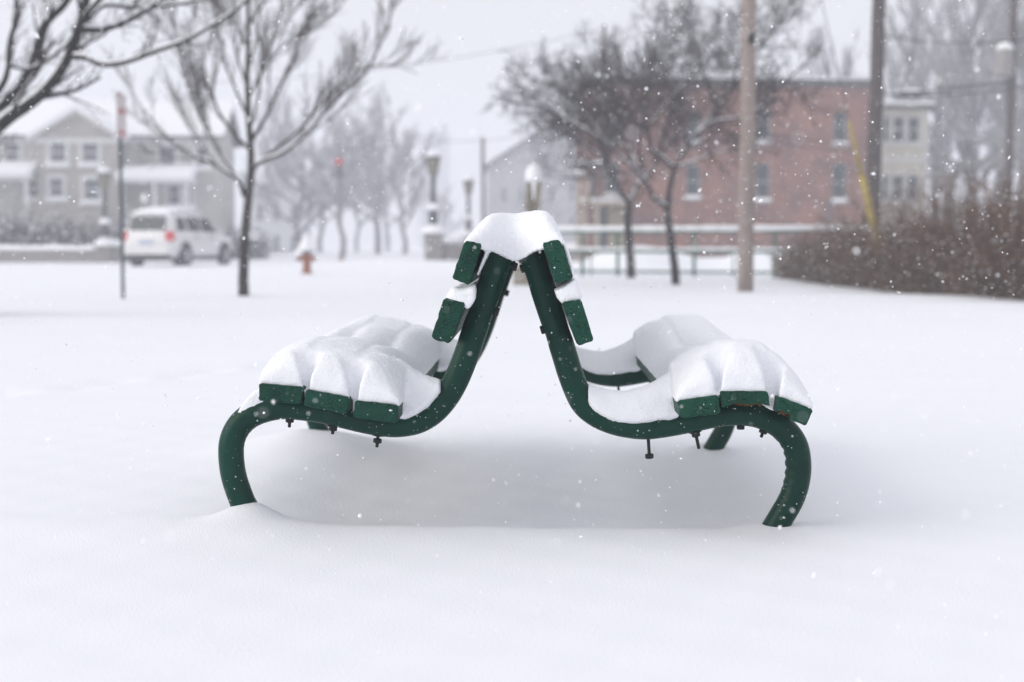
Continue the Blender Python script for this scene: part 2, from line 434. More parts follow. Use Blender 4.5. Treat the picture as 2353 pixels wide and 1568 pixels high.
def plank(name, quad, seed, mats, amp=0.0007, rot=False, y0=-OVER, y1=LB+OVER):
    r = random.Random(seed)
    q = [Vector((x, 0, z)) for x, z in quad]
    cen = sum(q, Vector())/4
    per = []
    for i in range(4):
        a, b = q[i], q[(i+1) % 4]
        m = 9 if (b-a).length > 0.07 else 5
        for j in range(m): per.append((a.lerp(b, (j+0.5)/m), i))
    # rounded corners: pull end samples in slightly
    ring0 = []
    for p, i in per:
        ring0.append(p + (cen-p).normalized()*r.uniform(-amp, amp)*1.5)
    ys = [y0, y0+0.003, y0+0.02] + list(np.linspace(y0+0.1, y1-0.1, 14)) + [y1-0.02, y1-0.003, y1]
    vs = []; fs = []; mi = []
    n = len(ring0)
    for k, y in enumerate(ys):
        end = k in (0, len(ys)-1)
        for (p0, (pp, side)), j in zip(zip(ring0, per), range(n)):
            p = p0.copy()
            if end: p = p + (cen-p).normalized()*0.0028
            p += (cen-p).normalized()*r.uniform(-amp, amp)
            yy = y
            if end: yy += r.uniform(0, 0.0016)*(1 if k == 0 else -1)
            if rot and side == 2 and (rot == 1 or pp.x < cen.x) and y < y0+0.3:       # crumbled lower edge
                p = p + Vector((0, 0, 1))*r.uniform(0.0, 0.013); yy += r.uniform(0, 0.02) if k < 3 else 0
            vs.append((p.x, yy, p.z))
    for k in range(len(ys)-1):
        for j in range(n):
            fs.append((k*n+j, k*n+(j+1) % n, (k+1)*n+(j+1) % n, (k+1)*n+j))
            mi.append(1 if (rot and per[j][1] == 2 and (rot == 1 or per[j][0].x < cen.x) and k < 5) else 0)
    # end faces with an inner ring so the grain bump has something to sit on
    for k, sgn in ((0, 1), (len(ys)-1, -1)):
        b = k*n; o = len(vs)
        for j in range(n):
            v = Vector(vs[b+j]); c3 = Vector((cen.x, ys[k], cen.z))
            w = v.lerp(c3, 0.25); w.y = ys[k]+r.uniform(-0.0006, 0.0006); vs.append(tuple(w))
        vs.append((cen.x, ys[k], cen.z))
        for j in range(n):
            fs.append((b+j, b+(j+1) % n, o+(j+1) % n, o+j)); mi.append(1 if (rot and sgn > 0 and ((rot == 1 and per[j][1] == 2) or (rot > 1 and per[j][1] == 2 and vs[b+j][0] < cen.x))) else 0)
            fs.append((o+j, o+(j+1) % n, o+n)); mi.append(0)
    mb = MB(); mb.add(vs, fs); mb.m = mi
    return mb.build(name, mats, bench)

def Q(f, *p): return f(*p, Y=YP)
SEAT_L = [Q(P1,(294,874),(502,892),(489,973),(289,955)), Q(P1,(516,902),(720,940),(704,1020),(501,979)), Q(P1,(744,954),(947,976),(939,1062),(735,1034))]
SEAT_R = [Q(P2,(833,908),(1013,882),(1023,965),(845,988)), Q(P2,(1020,866),(1232,866),(1242,938),(1034,946)), Q(P2,(1280,887),(1434,946),(1402,1021),(1262,960))]
BACK_L = [Q(P5,(588,1075),(745,1105),(630,1482),(470,1425)), Q(P1,(1160,474),(1262,498),(1186,690),(1100,662))]
BACK_R = [Q(P2,(230,208),(309,190),(371,365),(292,390)), Q(P2,(317,472),(405,457),(461,640),(388,666))]
wood = [M['plank'], M['rot']]; wood2 = [M['plank_smooth'], M['rot']]
for i, q in enumerate(SEAT_L): plank('seat_plank', q, 10+i, wood)
for i, q in enumerate(SEAT_R):
    o = plank('seat_plank', q, 20+i, wood if i == 1 else wood2, rot=(0, 1, 2)[i], amp=0.0013 if i == 1 else 0.0005)
    if i == 1: o['label'] = 'rotten middle plank with crumbling brown underside'
    if i == 2: o['label'] = 'outer seat plank chipped at its end, rotten along the inner edge'
for i, q in enumerate(BACK_L): plank('back_plank', q, 30+i, wood)
for i, q in enumerate(BACK_R): plank('back_plank', q, 40+i, wood2)

def bolt(p, d, length, nut_at, yoff, washer=False):
    """carriage bolt end with a nut, sticking out of a pipe; p and d in the frame plane"""
    d = Vector((d[0], 0, d[1])).normalized(); o = Vector((p[0], yoff, p[1])) - d*0.012
    q = Vector((0, 0, 1)).rotation_difference(d).to_matrix().to_4x4()
    mb = MB(); mb.lathe([(0.0045, 0), (0.0045, length+0.010), (0.0035, length+0.012)], 8)
    b = mb.build('bolt', M['bolt'], bench, smooth=False)
    b.matrix_local = Matrix.Translation(o) @ q
    mb = MB(); mb.lathe([(0.0105, nut_at+0.012), (0.0115, nut_at+0.014), (0.0115, nut_at+0.022), (0.010, nut_at+0.0245)], 6)
    mb.build('nut', M['bolt'], b)
    if washer:
        mb = MB(); mb.lathe([(0.017, 0.009), (0.017, 0.0125)], 14); mb.build('washer', M['bolt'], b)
for yo in (0.0, LB):
    for (zx, zy, dx, dy, ln, na) in ((432,1036,-0.06,-1,0.026,0.0),(636,1074,-0.1,-1,0.022,0.0),(846,1118,-0.12,-1,0.032,0.008)):
        bolt(P1((zx, zy))[0], (dx, dy), ln, na, yo, True)
    for (zx, zy, dx, dy, ln, na, ws) in ((697,1079,0.07,-1,0.052,0.040,False),(906,1048,0.22,-1,0.046,0.0,True),(1106,1014,0,-1,0.010,0.0,False),(1210,1033,-0.35,-1,0.024,0.0,False)):
        bolt(P2((zx, zy))[0], (dx, dy), ln, na, yo, ws)
    for (zx, zy) in ((1487, 325), (1402, 535)): bolt(P1((zx-12, zy))[0], (1, -0.3), 0.012, 0.0, yo)
    for (zx, zy) in ((148, 318), (238, 590)): bolt(P2((zx, zy))[0], (-1, -0.3), 0.012, 0.0, yo)

rs = random.Random(123); sk = MB()
for c2 in (left_c, right_c):
    c = catmull(c2, 6)
    for _ in range(95):
        i_ = rs.randint(12, len(c)-3); t_ = c[min(i_+1, len(c)-1)]-c[i_]; t_ = t_/np.linalg.norm(t_); n_ = np.array([-t_[1], t_[0]])
        a_ = rs.uniform(-1.2, 1.2); q_ = c[i_]+t_*rs.uniform(0, .01)+n_*math.sin(a_)*PR
        sz = 0.0008*math.exp(rs.gauss(0, .45)); p_ = Vector((q_[0], -math.cos(a_)*PR, q_[1]))
        sk.add([p_+Vector(d)*sz*rs.uniform(.6, 1.5) for d in ((1,0,0),(0,1,0),(-1,0,0),(0,-1,0),(0,0,1),(0,0,-1))], [(0,1,4),(1,2,4),(2,3,4),(3,0,4),(1,0,5),(2,1,5),(3,2,5),(0,3,5)])
for q_ in SEAT_L+SEAT_R+BACK_L+BACK_R:
    for _ in range(5):
        u_, v_ = rs.random(), rs.random()
        x_ = (q_[0][0]*(1-u_)+q_[1][0]*u_)*(1-v_)+(q_[3][0]*(1-u_)+q_[2][0]*u_)*v_; z_ = (q_[0][1]*(1-u_)+q_[1][1]*u_)*(1-v_)+(q_[3][1]*(1-u_)+q_[2][1]*u_)*v_
        sz = 0.0008*math.exp(rs.gauss(0, .5)); p_ = Vector((x_, -OVER-.0005, z_))
        sk.add([p_+Vector(d)*sz*rs.uniform(.6, 1.5) for d in ((1,0,0),(0,1,0),(-1,0,0),(0,-1,0),(0,0,1),(0,0,-1))], [(0,1,4),(1,2,4),(2,3,4),(3,0,4),(1,0,5),(2,1,5),(3,2,5),(0,3,5)])
o = sk.build('snow_specks', M['flake'], bench); o['kind'] = 'stuff'

# ------------------------------------------------------------------ snow lying on the bench (grown as height fields, merged by remeshing)
def field_solid(mb, xs, ys, top, bot):
    """closed solid between two height arrays [y, x]"""
    ny_, nx_ = len(ys), len(xs)
    X, Y = np.meshgrid(xs, ys)
    t = np.maximum(top, bot+0.0005)
    A = np.stack([X, Y, t], -1).reshape(-1, 3); B = np.stack([X, Y, bot], -1).reshape(-1, 3)
    i = np.arange(nx_*ny_).reshape(ny_, nx_); N = nx_*ny_
    f = [tuple(q) for q in np.stack([i[:-1, :-1], i[:-1, 1:], i[1:, 1:], i[1:, :-1]], -1).reshape(-1, 4).tolist()]
    f += [tuple(q) for q in (np.stack([i[:-1, :-1], i[1:, :-1], i[1:, 1:], i[:-1, 1:]], -1).reshape(-1, 4)+N).tolist()]
    loop = list(i[0, :]) + list(i[1:, -1]) + list(i[-1, -2::-1]) + list(i[-2:0:-1, 0])
    n = len(loop)
    f += [(int(loop[k]), int(loop[k])+N, int(loop[(k+1) % n])+N, int(loop[(k+1) % n])) for k in range(n)]
    mb.add(np.concatenate([A, B]).tolist(), f)

def snow_object(name, mb, vox, it, label):
    me0 = mb.mesh(name+'_raw', M['snow_bench'])
    bm = bmesh.new(); bm.from_mesh(me0); bmesh.ops.recalc_face_normals(bm, faces=bm.faces); bm.to_mesh(me0); bm.free()
    o = bpy.data.objects.new(name, me0); COL.objects.link(o)
    a = o.modifiers.new('r', 'REMESH'); a.mode = 'VOXEL'; a.voxel_size = vox; a.use_smooth_shade = True
    b = o.modifiers.new('s', 'SMOOTH'); b.factor = 0.5; b.iterations = it
    dg = bpy.context.evaluated_depsgraph_get()
    me1 = bpy.data.meshes.new_from_object(o.evaluated_get(dg))
    o.modifiers.clear(); o.data = me1; me1.name = name
    bpy.data.meshes.remove(me0)
    me1.materials.clear(); me1.materials.append(M['snow_bench'])
    me1.polygons.foreach_set('use_smooth', [True]*len(me1.polygons))
    nv = len(me1.vertices); co = np.empty(nv*3); me1.vertices.foreach_get('co', co); nn = np.empty(nv*3); me1.vertices.foreach_get('normal', nn)
    co = co.reshape(-1, 3); nn = nn.reshape(-1, 3)
    lump = 0.0010*np.sin(co[:, 0]*61+3*np.sin(co[:, 1]*23))*np.sin(co[:, 1]*47+co[:, 2]*39) + 0.0007*np.sin(co[:, 0]*133+co[:, 1]*71)*np.sin(co[:, 1]*117-co[:, 2]*90)
    co = co + nn*(lump + rng.normal(0, 0.00045, nv))[:, None]
    me1.vertices.foreach_set('co', co.ravel()); me1.update()
    o.matrix_world = BM
    tag(o, label, 'snow')
    return o

def plank_tops(planks):
    xs, zs = [], []
    for q in sorted(planks, key=lambda q: q[0][0]):
        a, b = q[0], q[1]
        xs += [a[0], b[0]]; zs += [a[1], b[1]]
    return np.array(xs), np.array(zs)

def seat_snow(planks, outer_sign, T, hump, seed, label, pipe_poly, extra=None):
    rr = np.random.default_rng(seed)
    tx, tz = plank_tops(planks)
    x0, x1 = tx[0], tx[-1]
    xs = np.arange(x0-0.004, x1+0.0041, 0.004)
    ys = np.concatenate([np.arange(-OVER+0.009, -OVER+0.22, 0.005), np.arange(-OVER+0.22, LB+OVER-0.2, 0.012), np.arange(LB+OVER-0.2, LB+OVER+0.0001, 0.006)])
    X, Y = np.meshgrid(xs, ys)
    base = np.interp(X, tx, tz)
    df = Y+OVER; db = LB+OVER-Y
    def ell(d, Rr, p=2.0): return np.power(np.clip(1-np.power(np.clip(1-d/Rr, 0, 1), p), 0, 1), 1/p)
    d_in = (X-x0) if outer_sign > 0 else (x1-X)
    d_out = (x1-X) if outer_sign > 0 else (X-x0)
    d_in = d_in + 0.045*(np.exp(-(Y/0.07)**2)+np.exp(-((Y-LB)/0.07)**2))
    tip = 0.02*np.sin(X*31+seed)+0.01*np.sin(X*67+2*seed)
    prof = ell(df, 0.115+0.25*tip, 2.0)*ell(db, 0.14, 1.7)*ell(d_out+0.006, 0.135, 2.1)*ell(d_in+0.006, 0.11, 1.75)
    mid = np.exp(-((Y-0.62)/0.36)**2)
    s = (X-x0)/(x1-x0)
    Tm = T*hump(s, Y) - 0.030*mid
    Tm = Tm + 0.006*np.sin(Y*4.1+X*7+seed) + 0.004*np.sin(Y*9.3-X*13+seed*2)
    top = base + Tm*prof
    # slots over the gaps between planks, open at the ends and bridged over further in
    for k in (1, 2):
        gx = 0.5*(tx[2*k-1]+tx[2*k]); gw = 0.5*abs(tx[2*k]-tx[2*k-1])
        for dd, Ld in ((df, 0.042+0.012*rr.random()), (db, 0.06)):
            deep = np.clip(1-((dd-0.030)/Ld), 0, 1)**0.6
            soft = np.exp(-np.clip(np.abs(X-gx)-gw*0.8, 0, 1)**2/(0.004+0.011*np.clip(dd/Ld, 0, 1.5))**2)
            far = 0.007*np.exp(-((dd-Ld)/0.055)**2)*np.exp(-((X-gx)/0.034)**2)
            top = top - soft*deep*(Tm*prof+0.045) - far*(dd > 0)
        top = top - mid*0.017*np.exp(-((X-gx)/0.026)**2)
    bot = base-0.006
    for k in (1, 2):   # lets the slots cut right through
        gx = 0.5*(tx[2*k-1]+tx[2*k]); gw = 0.5*abs(tx[2*k]-tx[2*k-1])
        bot = np.where((np.abs(X-gx) < gw*1.0), base-0.045, bot)
    mb = MB(); field_solid(mb, xs, ys, top, bot)
    # snow caught on the pipes between the seat and the backrest
    up, low = pipe_poly
    uu, ll = np.array(sorted(up)), np.array(sorted(low))
    px_ = np.linspace(max(uu[0, 0], ll[0, 0]), min(uu[-1, 0], ll[-1, 0]), 60)
    wp = 0.047
    for yo in (0.0, LB):
        py_ = np.linspace(-wp, wp, 25)
        PXg, PYg = np.meshgrid(px_, py_)
        lo_ = np.interp(PXg, ll[:, 0], ll[:, 1]); hi_ = np.interp(PXg, uu[:, 0], uu[:, 1])
        k_ = np.power(np.clip(1-(np.abs(PYg)/wp)**2.2, 0, 1), 0.6)
        field_solid(mb, px_, py_+yo, lo_+(hi_-lo_)*k_, lo_-0.018*k_-0.001)
    if extra:
        for poly in extra:
            for yo in (0.0, LB):
                mb.prism(poly, yo-0.026, yo+0.026)
    return snow_object('snow_pillow', mb, 0.0048, 10, label)

pl_up = P1((880,850),(920,770),(945,755),(975,770),(1020,803),(1060,828),(1100,846),(1143,853))
pl_low = P1((905,980),(960,1008),(1000,1005),(1040,985),(1080,958),(1120,912),(1160,860))
ex_l = [P1((312,890),(262,915),(222,958),(186,1020),(175,1045),(215,1040),(260,1010),(330,985))]
pr_up = P2((428,826),(470,846),(530,860),(600,862),(680,842),(750,805),(790,778),(830,830))
pr_low = P2((420,880),(455,925),(520,966),(585,980),(660,980),(740,966),(800,960),(870,940))
seat_snow(SEAT_L, -1, 0.115, lambda s, y: 0.92+0.10*np.sin(s*3.0)-0.08*sst(.7, 1.3, y), 3, 'thick pillow of snow on the left seat of the green bench', (pl_up, pl_low), ex_l)
seat_snow(SEAT_R, 1, 0.115, lambda s, y: 0.90+0.12*np.exp(-((s-0.5)/0.4)**2)-0.06*sst(.7, 1.3, y), 5, 'thick pillow of snow on the right seat of the green bench', (pr_up, pr_low))

# cap along the top of the backrest
up = P5((592,1075),(615,1025),(680,945),(750,862),(810,818),(900,808),(1030,822),(1150,810),(1260,796),(1335,808),(1400,880),(1440,975),(1478,1062), Y=YP+0.10)
lo = P5((585,1080),(680,1085),(745,1105),(775,1115),(830,1100),(950,1104),(1050,1116),(1150,1104),(1245,1095),(1300,1100),(1380,1085),(1440,1065),(1482,1066), Y=YP+0.03)
ux, uz = np.array(up).T; lx, lz = np.array(lo).T
xs = np.linspace(min(ux[0], lx[0])-0.002, max(ux[-1], lx[-1])+0.002, 84)
ys = np.concatenate([np.arange(-OVER, 0.1, 0.007), np.arange(0.1, LB, 0.02), np.arange(LB, LB+OVER+0.001, 0.01)])
X, Y = np.meshgrid(xs, ys)
U = np.interp(X, ux, uz); L_ = np.interp(X, lx, lz)
s = (X-xs[0])/(xs[-1]-xs[0])
start = -OVER + 0.12*np.exp(-((s-0.5)/0.26)**2)
dfr = np.clip(Y-start, 0, 9)
pr = np.power(np.clip(1-np.power(np.clip(1-dfr/0.16, 0, 1), 1.9), 0, 1), 1/1.9)*np.power(np.clip(1-np.clip(1-(LB+OVER-Y)/0.1, 0, 1)**2, 0, 1), 0.5)
top = L_ + (U-L_)*pr*(1+0.05*np.sin(Y*5+X*9)) - 0.006*(Y > 0.1)*np.sin(Y*3)**2
bot = L_ - 0.012 - 0.03*np.exp(-((s-0.5)/0.2)**2)*(np.abs(Y) > -1)
top = np.where(dfr <= 0, L_-0.011-0.03*np.exp(-((s-0.5)/0.2)**2), top)
mb = MB(); field_solid(mb, xs, ys, top, bot)
band = P5((1400,1010),(1440,985),(1492,1070),(1542,1180),(1572,1290),(1586,1410),(1560,1400),(1475,1100), Y=YP+0.02)
mb.prism(band, -OVER+0.02, LB+OVER-0.03)
inl = P5((790,1100),(835,1100),(815,1160),(760,1270),(700,1400),(690,1395),(745,1240),(778,1160), Y=YP+0.1)
mb.prism(inl, -OVER+0.05, LB+OVER-0.05)
snow_object('ridge_snow', mb, 0.0048, 10, 'rounded cap of snow along the top of the bench backrest')

gl = P1((1166,482),(1178,455),(1200,424),(1250,430),(1298,408),(1300,470),(1268,515),(1240,500), Y=YP+0.03)
mb = MB(); mb.prism(gl, -OVER+0.015, LB+OVER-0.05); mb.prism([(x+0.004, z-0.006) for x, z in gl], -OVER+0.004, -OVER+0.06)
snow_object('snow_strip', mb, 0.0048, 9, 'strip of snow wedged between the left backrest planks')
gr = P2((318,478),(296,450),(286,418),(318,408),(345,385),(372,368),(392,425),(404,460), Y=YP+0.03)
mb = MB(); mb.prism(gr, -OVER+0.012, LB+OVER-0.05)
mb.prism(P2((375,366),(384,366),(408,455),(396,462), Y=YP+0.03), -OVER+0.02, LB+OVER-0.05)
snow_object('snow_strip', mb, 0.0048, 9, 'strip of snow wedged between the right backrest planks')

# ------------------------------------------------------------------ trees
class Wood:
    """branches of one tree: thick limbs, twigs and the snow lying on them"""
    def __init__(s, seed, rmin=0.004, thick=0.02, snow=0.016, up=0.35, dens=1.0, maxlvl=4, spread=(25, 55), jit=0.10, lens=(0.32, 0.62)):
        s.r = random.Random(seed); s.limb = MB(); s.twig = MB(); s.snow = MB()
        s.lens = lens
        s.rmin, s.thick, s.snow_r, s.up, s.dens, s.maxlvl, s.spread, s.jit = rmin, thick, snow, up, dens, maxlvl, spread, jit
    def poly(s, pts, r0, r1):
        n = len(pts); rad = [r0+(r1-r0)*(k/(n-1))**0.8 for k in range(n)]
        big = r0 > s.thick
        (s.limb if big else s.twig).tube(pts, rad, n=8 if r0 > 0.05 else (6 if big else 3), caps=big)
        if r0 > s.snow_r:
            run = []
            for k in range(n):
                a = pts[max(0, k-1)]; b = pts[min(n-1, k+1)]; d = (b-a)
                flat = math.hypot(d.x, d.y)/max(d.length, 1e-6)
                if flat > 0.42 and rad[k] > s.snow_r*0.6:
                    run.append((pts[k]+Vector((0, 0, rad[k]*0.75)), rad[k]*(0.55+0.35*flat)*s.r.uniform(0.75, 1.15)))
                else:
                    s._run(run); run = []
            s._run(run)
    def _run(s, run):
        if len(run) < 2: return
        rr = [q[1] for q in run]; rr[0] *= 0.35; rr[-1] *= 0.3
        s.snow.tube([q[0] for q in run], rr, n=6)
    def grow(s, p, d, length, r0, lvl):
        R_ = s.r; n = max(3, min(7, int(length/0.18)+2)) if lvl < s.maxlvl else 3
        pts = [p.copy()]; dd = d.normalized(); step = length/(n-1)
        for k in range(n-1):
            dd = (dd + Vector((R_.gauss(0, s.jit), R_.gauss(0, s.jit), R_.gauss(0, s.jit)+s.up*0.12))).normalized()
            pts.append(pts[-1]+dd*step)
        r1 = max(s.rmin*0.7, r0*0.3)
        s.limb_children(pts, r0, r1, lvl)
    def limb_children(s, pts, r0, r1, lvl, length=None, t0=0.18):
        R_ = s.r
        s.poly(pts, r0, r1)
        if lvl >= s.maxlvl: return
        seg = [(pts[k+1]-pts[k]).length for k in range(len(pts)-1)]; tot = sum(seg)
        L = length or tot
        cnt = max(2, int(s.dens*(2.2+tot*(2.6 if lvl < 2 else 5.0))))
        for i in range(cnt):
            t = t0+(1-t0)*((i+R_.random())/cnt)
            dist = t*tot; k = 0
            while k < len(seg)-1 and dist > seg[k]: dist -= seg[k]; k += 1
            q = pts[k].lerp(pts[k+1], min(1, dist/max(seg[k], 1e-6)))
            tan = (pts[k+1]-pts[k]).normalized()
            side = tan.cross(Vector((R_.gauss(0, 1), R_.gauss(0, 1), R_.gauss(0, 1))))
            if side.length < 1e-3: continue
            side.normalize(); side = (side + Vector((0, 0, s.up))).normalized()
            an = R(R_.uniform(*s.spread))
            nd = (tan*math.cos(an)+side*math.sin(an)).normalized()
            cl = L*R_.uniform(*s.lens)*(1-0.45*t)
            rc = max(s.rmin, (r0+(r1-r0)*t)*R_.uniform(0.38, 0.6))
            s.grow(q, nd, cl, rc, lvl+1)
    def build(s, name, loc, label, limb_m, twig_m, group=None, snow_m=None):
        root = empty(name, loc, 0, label, 'tree', group)
        off = Vector(loc)
        for mb, nm, m in ((s.limb, 'trunk', limb_m), (s.twig, 'crown', twig_m), (s.snow, 'snow', snow_m or M['snow_far'])):
            if not mb.f: continue
            mb.v = [(p[0]-off.x, p[1]-off.y, p[2]-off.z) for p in mb.v]
            o = mb.build(nm, m, root, smooth=(nm != 'crown'), fix=False)
            if nm == 'snow': o['kind'] = 'stuff'
        return root

def trace(pts, Y, dy=(0, 0), k=4):
    """limb drawn through survey points; dy = depth drift start..end"""
    n = len(pts)
    w = [at(px, py, Y+dy[0]+(dy[1]-dy[0])*i/max(1, n-1)) for i, (px, py) in enumerate(pts)]
    return [Vector(p) for p in catmull(w, k)]

# left-hand big tree, its trunk just outside the frame
Yt = 15.0
T = Wood(21, rmin=0.0038, thick=0.018, snow=0.020, up=0.5, dens=1.0, maxlvl=4, spread=(25, 60), jit=0.13, lens=(0.5, 0.95))
z3 = lambda l: [(x*0.4502, y*0.4502) for x, y in l]
def ru(px): return px*Yt/FPX
base = Vector((at(-75, 300, Yt).x, Yt, 0)); base.z = gz(base.x, base.y)-0.1
crotch = at(-62, 330, Yt)
T.poly([base, base.lerp(crotch, .5)+Vector((.02, 0, 0)), crotch, at(-75, 120, Yt), at(-70, -150, Yt), at(-90, -420, Yt)], 0.21, 0.07)
tl = lambda pts, a, b, dy=(0, 0), lvl=1, **k: T.limb_children(trace(pts, Yt, dy), ru(a), ru(b), lvl, **k)
tl([(-62, 330), (-20, 305)]+z3([(60,592),(140,540),(240,455),(330,330),(400,160),(430,60),(450,-60),(480,-200)]), 17, 8, (0, -.4), length=1.1)
tl([(-60, 300)]+z3([(10,540),(100,440),(170,330),(215,170),(250,100),(330,20),(380,-80)]), 16, 8, (0, .5), length=1.0)
tl([(-50, 280)]+z3([(10,440),(40,350),(50,220),(90,80),(85,0),(100,-100)]), 8, 5, (0, .2), length=0.8)
tl(z3([(370,290),(440,295),(530,330),(650,315),(800,260),(940,210),(1050,150),(1180,70),(1260,0),(1340,-90)]), 7.5, 3.0, (-.3, -.9), length=0.55)
tl(z3([(405,150),(520,150),(640,110),(750,50),(820,0),(900,-60)]), 9, 4.5, (-.3, .1), length=0.8)
tl(z3([(40,335),(150,352),(250,300),(330,240),(390,165)]), 5, 3, (.2, -.3), length=0.5)
tl(z3([(440,110),(520,35),(600,30),(700,40),(850,30),(1000,5),(1100,-40)]), 6, 3, (-.3, .4), length=0.6)
tl(z3([(415,110),(470,40),(540,-30)]), 8, 5, (-.3, -.6), length=0.7)
tl(z3([(250,100),(240,40),(260,-60)]), 6, 4, (.4, .9), length=0.7)
tl([(-62, 330), (-10, 330), (5, 345), (-8, 375)], 6, 3, (0, -.2), length=0.4)
T.build('bare_tree', base, 'dark bare tree reaching its snow-lined limbs in from the left edge', M['bark_dark'], M['twig_dark'])

# tree on the lawn, left of the bench
Yt = 20.2
T = Wood(33, rmin=0.0040, thick=0.016, snow=0.027, up=0.55, dens=1.15, maxlvl=4, spread=(18, 42), jit=0.06, lens=(0.45, 0.85))
base = at(560, 682, Yt); base.z = gz(base.x, base.y)-0.12
T.poly([base, at(559, 640, Yt), at(563, 540, Yt), at(569, 470, Yt), at(577, 400, Yt), at(577, 350, Yt), at(571, 270, Yt), at(568, 180, Yt), at(571, 90, Yt), at(570, 0, Yt), at(572, -120, Yt), at(580, -300, Yt)], ru(13.2), ru(3))
tl = lambda pts, a, b, dy=(0, 0), lvl=1, **k: T.limb_children(trace(pts, Yt, dy), ru(a), ru(b), lvl, **k)
tl([(562,452),(552,420),(520,396),(480,372),(432,352),(385,316),(340,265),(300,215)], 5.85, 0.96, (0, -.5), length=1.5)
tl([(560,450),(545,408),(505,350),(470,290),(440,225),(425,160),(405,80),(390,20)], 4.68, 0.96, (0, .7), length=1.5)
tl([(578,392),(600,372),(650,352),(700,312),(755,248),(800,205),(850,150),(892,62)], 6.24, 0.96, (0, -.5), length=1.5)
tl([(590,376),(640,338),(690,298),(730,250),(780,200),(830,160),(900,150),(960,170)], 3.90, 0.84, (0, .6), length=1.3)
tl([(575,345),(540,310),(505,262),(478,205),(440,150),(400,90),(360,40)], 4.68, 0.96, (0, -1), length=1.4)
tl([(574,330),(610,270),(640,205),(668,150),(690,85),(722,10),(740,-60)], 5.46, 1.08, (0, .5), length=1.5)
tl([(574,300),(590,240),(600,170),(625,100),(645,30),(660,-50)], 4.29, 0.96, (0, -1.1), length=1.4)
tl([(570,270),(545,215),(520,150),(505,80),(490,0),(480,-80)], 4.29, 0.96, (0, .9), length=1.4)
tl([(570,230),(600,170),(660,95),(720,60),(780,20)], 3.51, 0.90, (0, -.2), length=1.2)
tl([(569,200),(545,130),(535,60),(520,-40)], 3.51, 0.96, (0, -.8), length=1.2)
tl([(570,160),(590,90),(600,20),(620,-70)], 3.51, 0.96, (0, .7), length=1.2)
tl([(570,110),(530,40),(470,-10),(420,-60)], 3.28, 0.96, (0, .2), length=1.2)
tl([(570,60),(620,-10),(680,-60)], 3.12, 0.96, (0, .1), length=1.2)
T.build('bare_tree', base, 'bare lawn tree with a straight trunk and snowy forks, right of the parked car', M['bark'], M['twig'])
# snow lodged in its two forks
fk = at(566, 440, Yt); fk2 = at(588, 368, Yt)

# pair of small spreading trees in front of the brick building
def crab(Yt_, seed, base_px, stem, limbs, label):
    global Yt, T
    Yt = Yt_
    T = Wood(seed, rmin=0.0058, thick=0.022, snow=0.021, up=0.22, dens=1.24, maxlvl=4, spread=(25, 65), jit=0.17, lens=(0.45, 0.85))
    b = at(*base_px, Yt); b.z = gz(b.x, b.y)-0.12
    w = stem[0][2] if len(stem[0]) > 2 else 10
    pts = [b] + trace([(p[0], p[1]) for p in stem], Yt)
    T.poly(pts, ru(10), ru(7.5))
    for l, a, c, dy, ln in limbs:
        T.limb_children(trace(l, Yt, dy), ru(a*.9), ru(c*.7), 1, length=ln)
    return T.build('crab_tree', b, label, M['bark_dark'], M['twig_dark'], 'small spreading trees by the railing')
crab(30.5, 41, (1451, 640), [(1449,600),(1444,540),(1442,500),(1446,470)],
     [([(1446,472),(1430,445),(1412,410),(1395,380),(1385,340),(1370,300),(1330,270),(1290,240)], 6.5, 2, (0, -1), 2.2),
      ([(1446,470),(1460,435),(1476,400),(1470,350),(1475,300),(1490,230),(1500,150)], 6, 2, (0, 1), 2.2),
      ([(1412,410),(1380,360),(1320,320),(1270,270),(1215,240),(1175,235)], 4.5, 1.6, (0, .8), 1.6),
      ([(1462,430),(1500,390),(1520,330),(1540,260),(1560,190),(1590,110)], 5, 1.8, (0, -1.2), 2.0),
      ([(1395,380),(1400,320),(1390,250),(1370,180),(1350,120)], 4.5, 1.8, (0, -1.5), 2.0),
      ([(1385,340),(1330,240),(1270,190),(1215,190)], 4.5, 1.6, (0, -.6), 1.8),
      ([(1475,300),(1440,220),(1420,150),(1420,100)], 4.5, 1.8, (0, .8), 1.8)],
     'small bare tree nearer the bench ridge, left of the pair before the brick building')
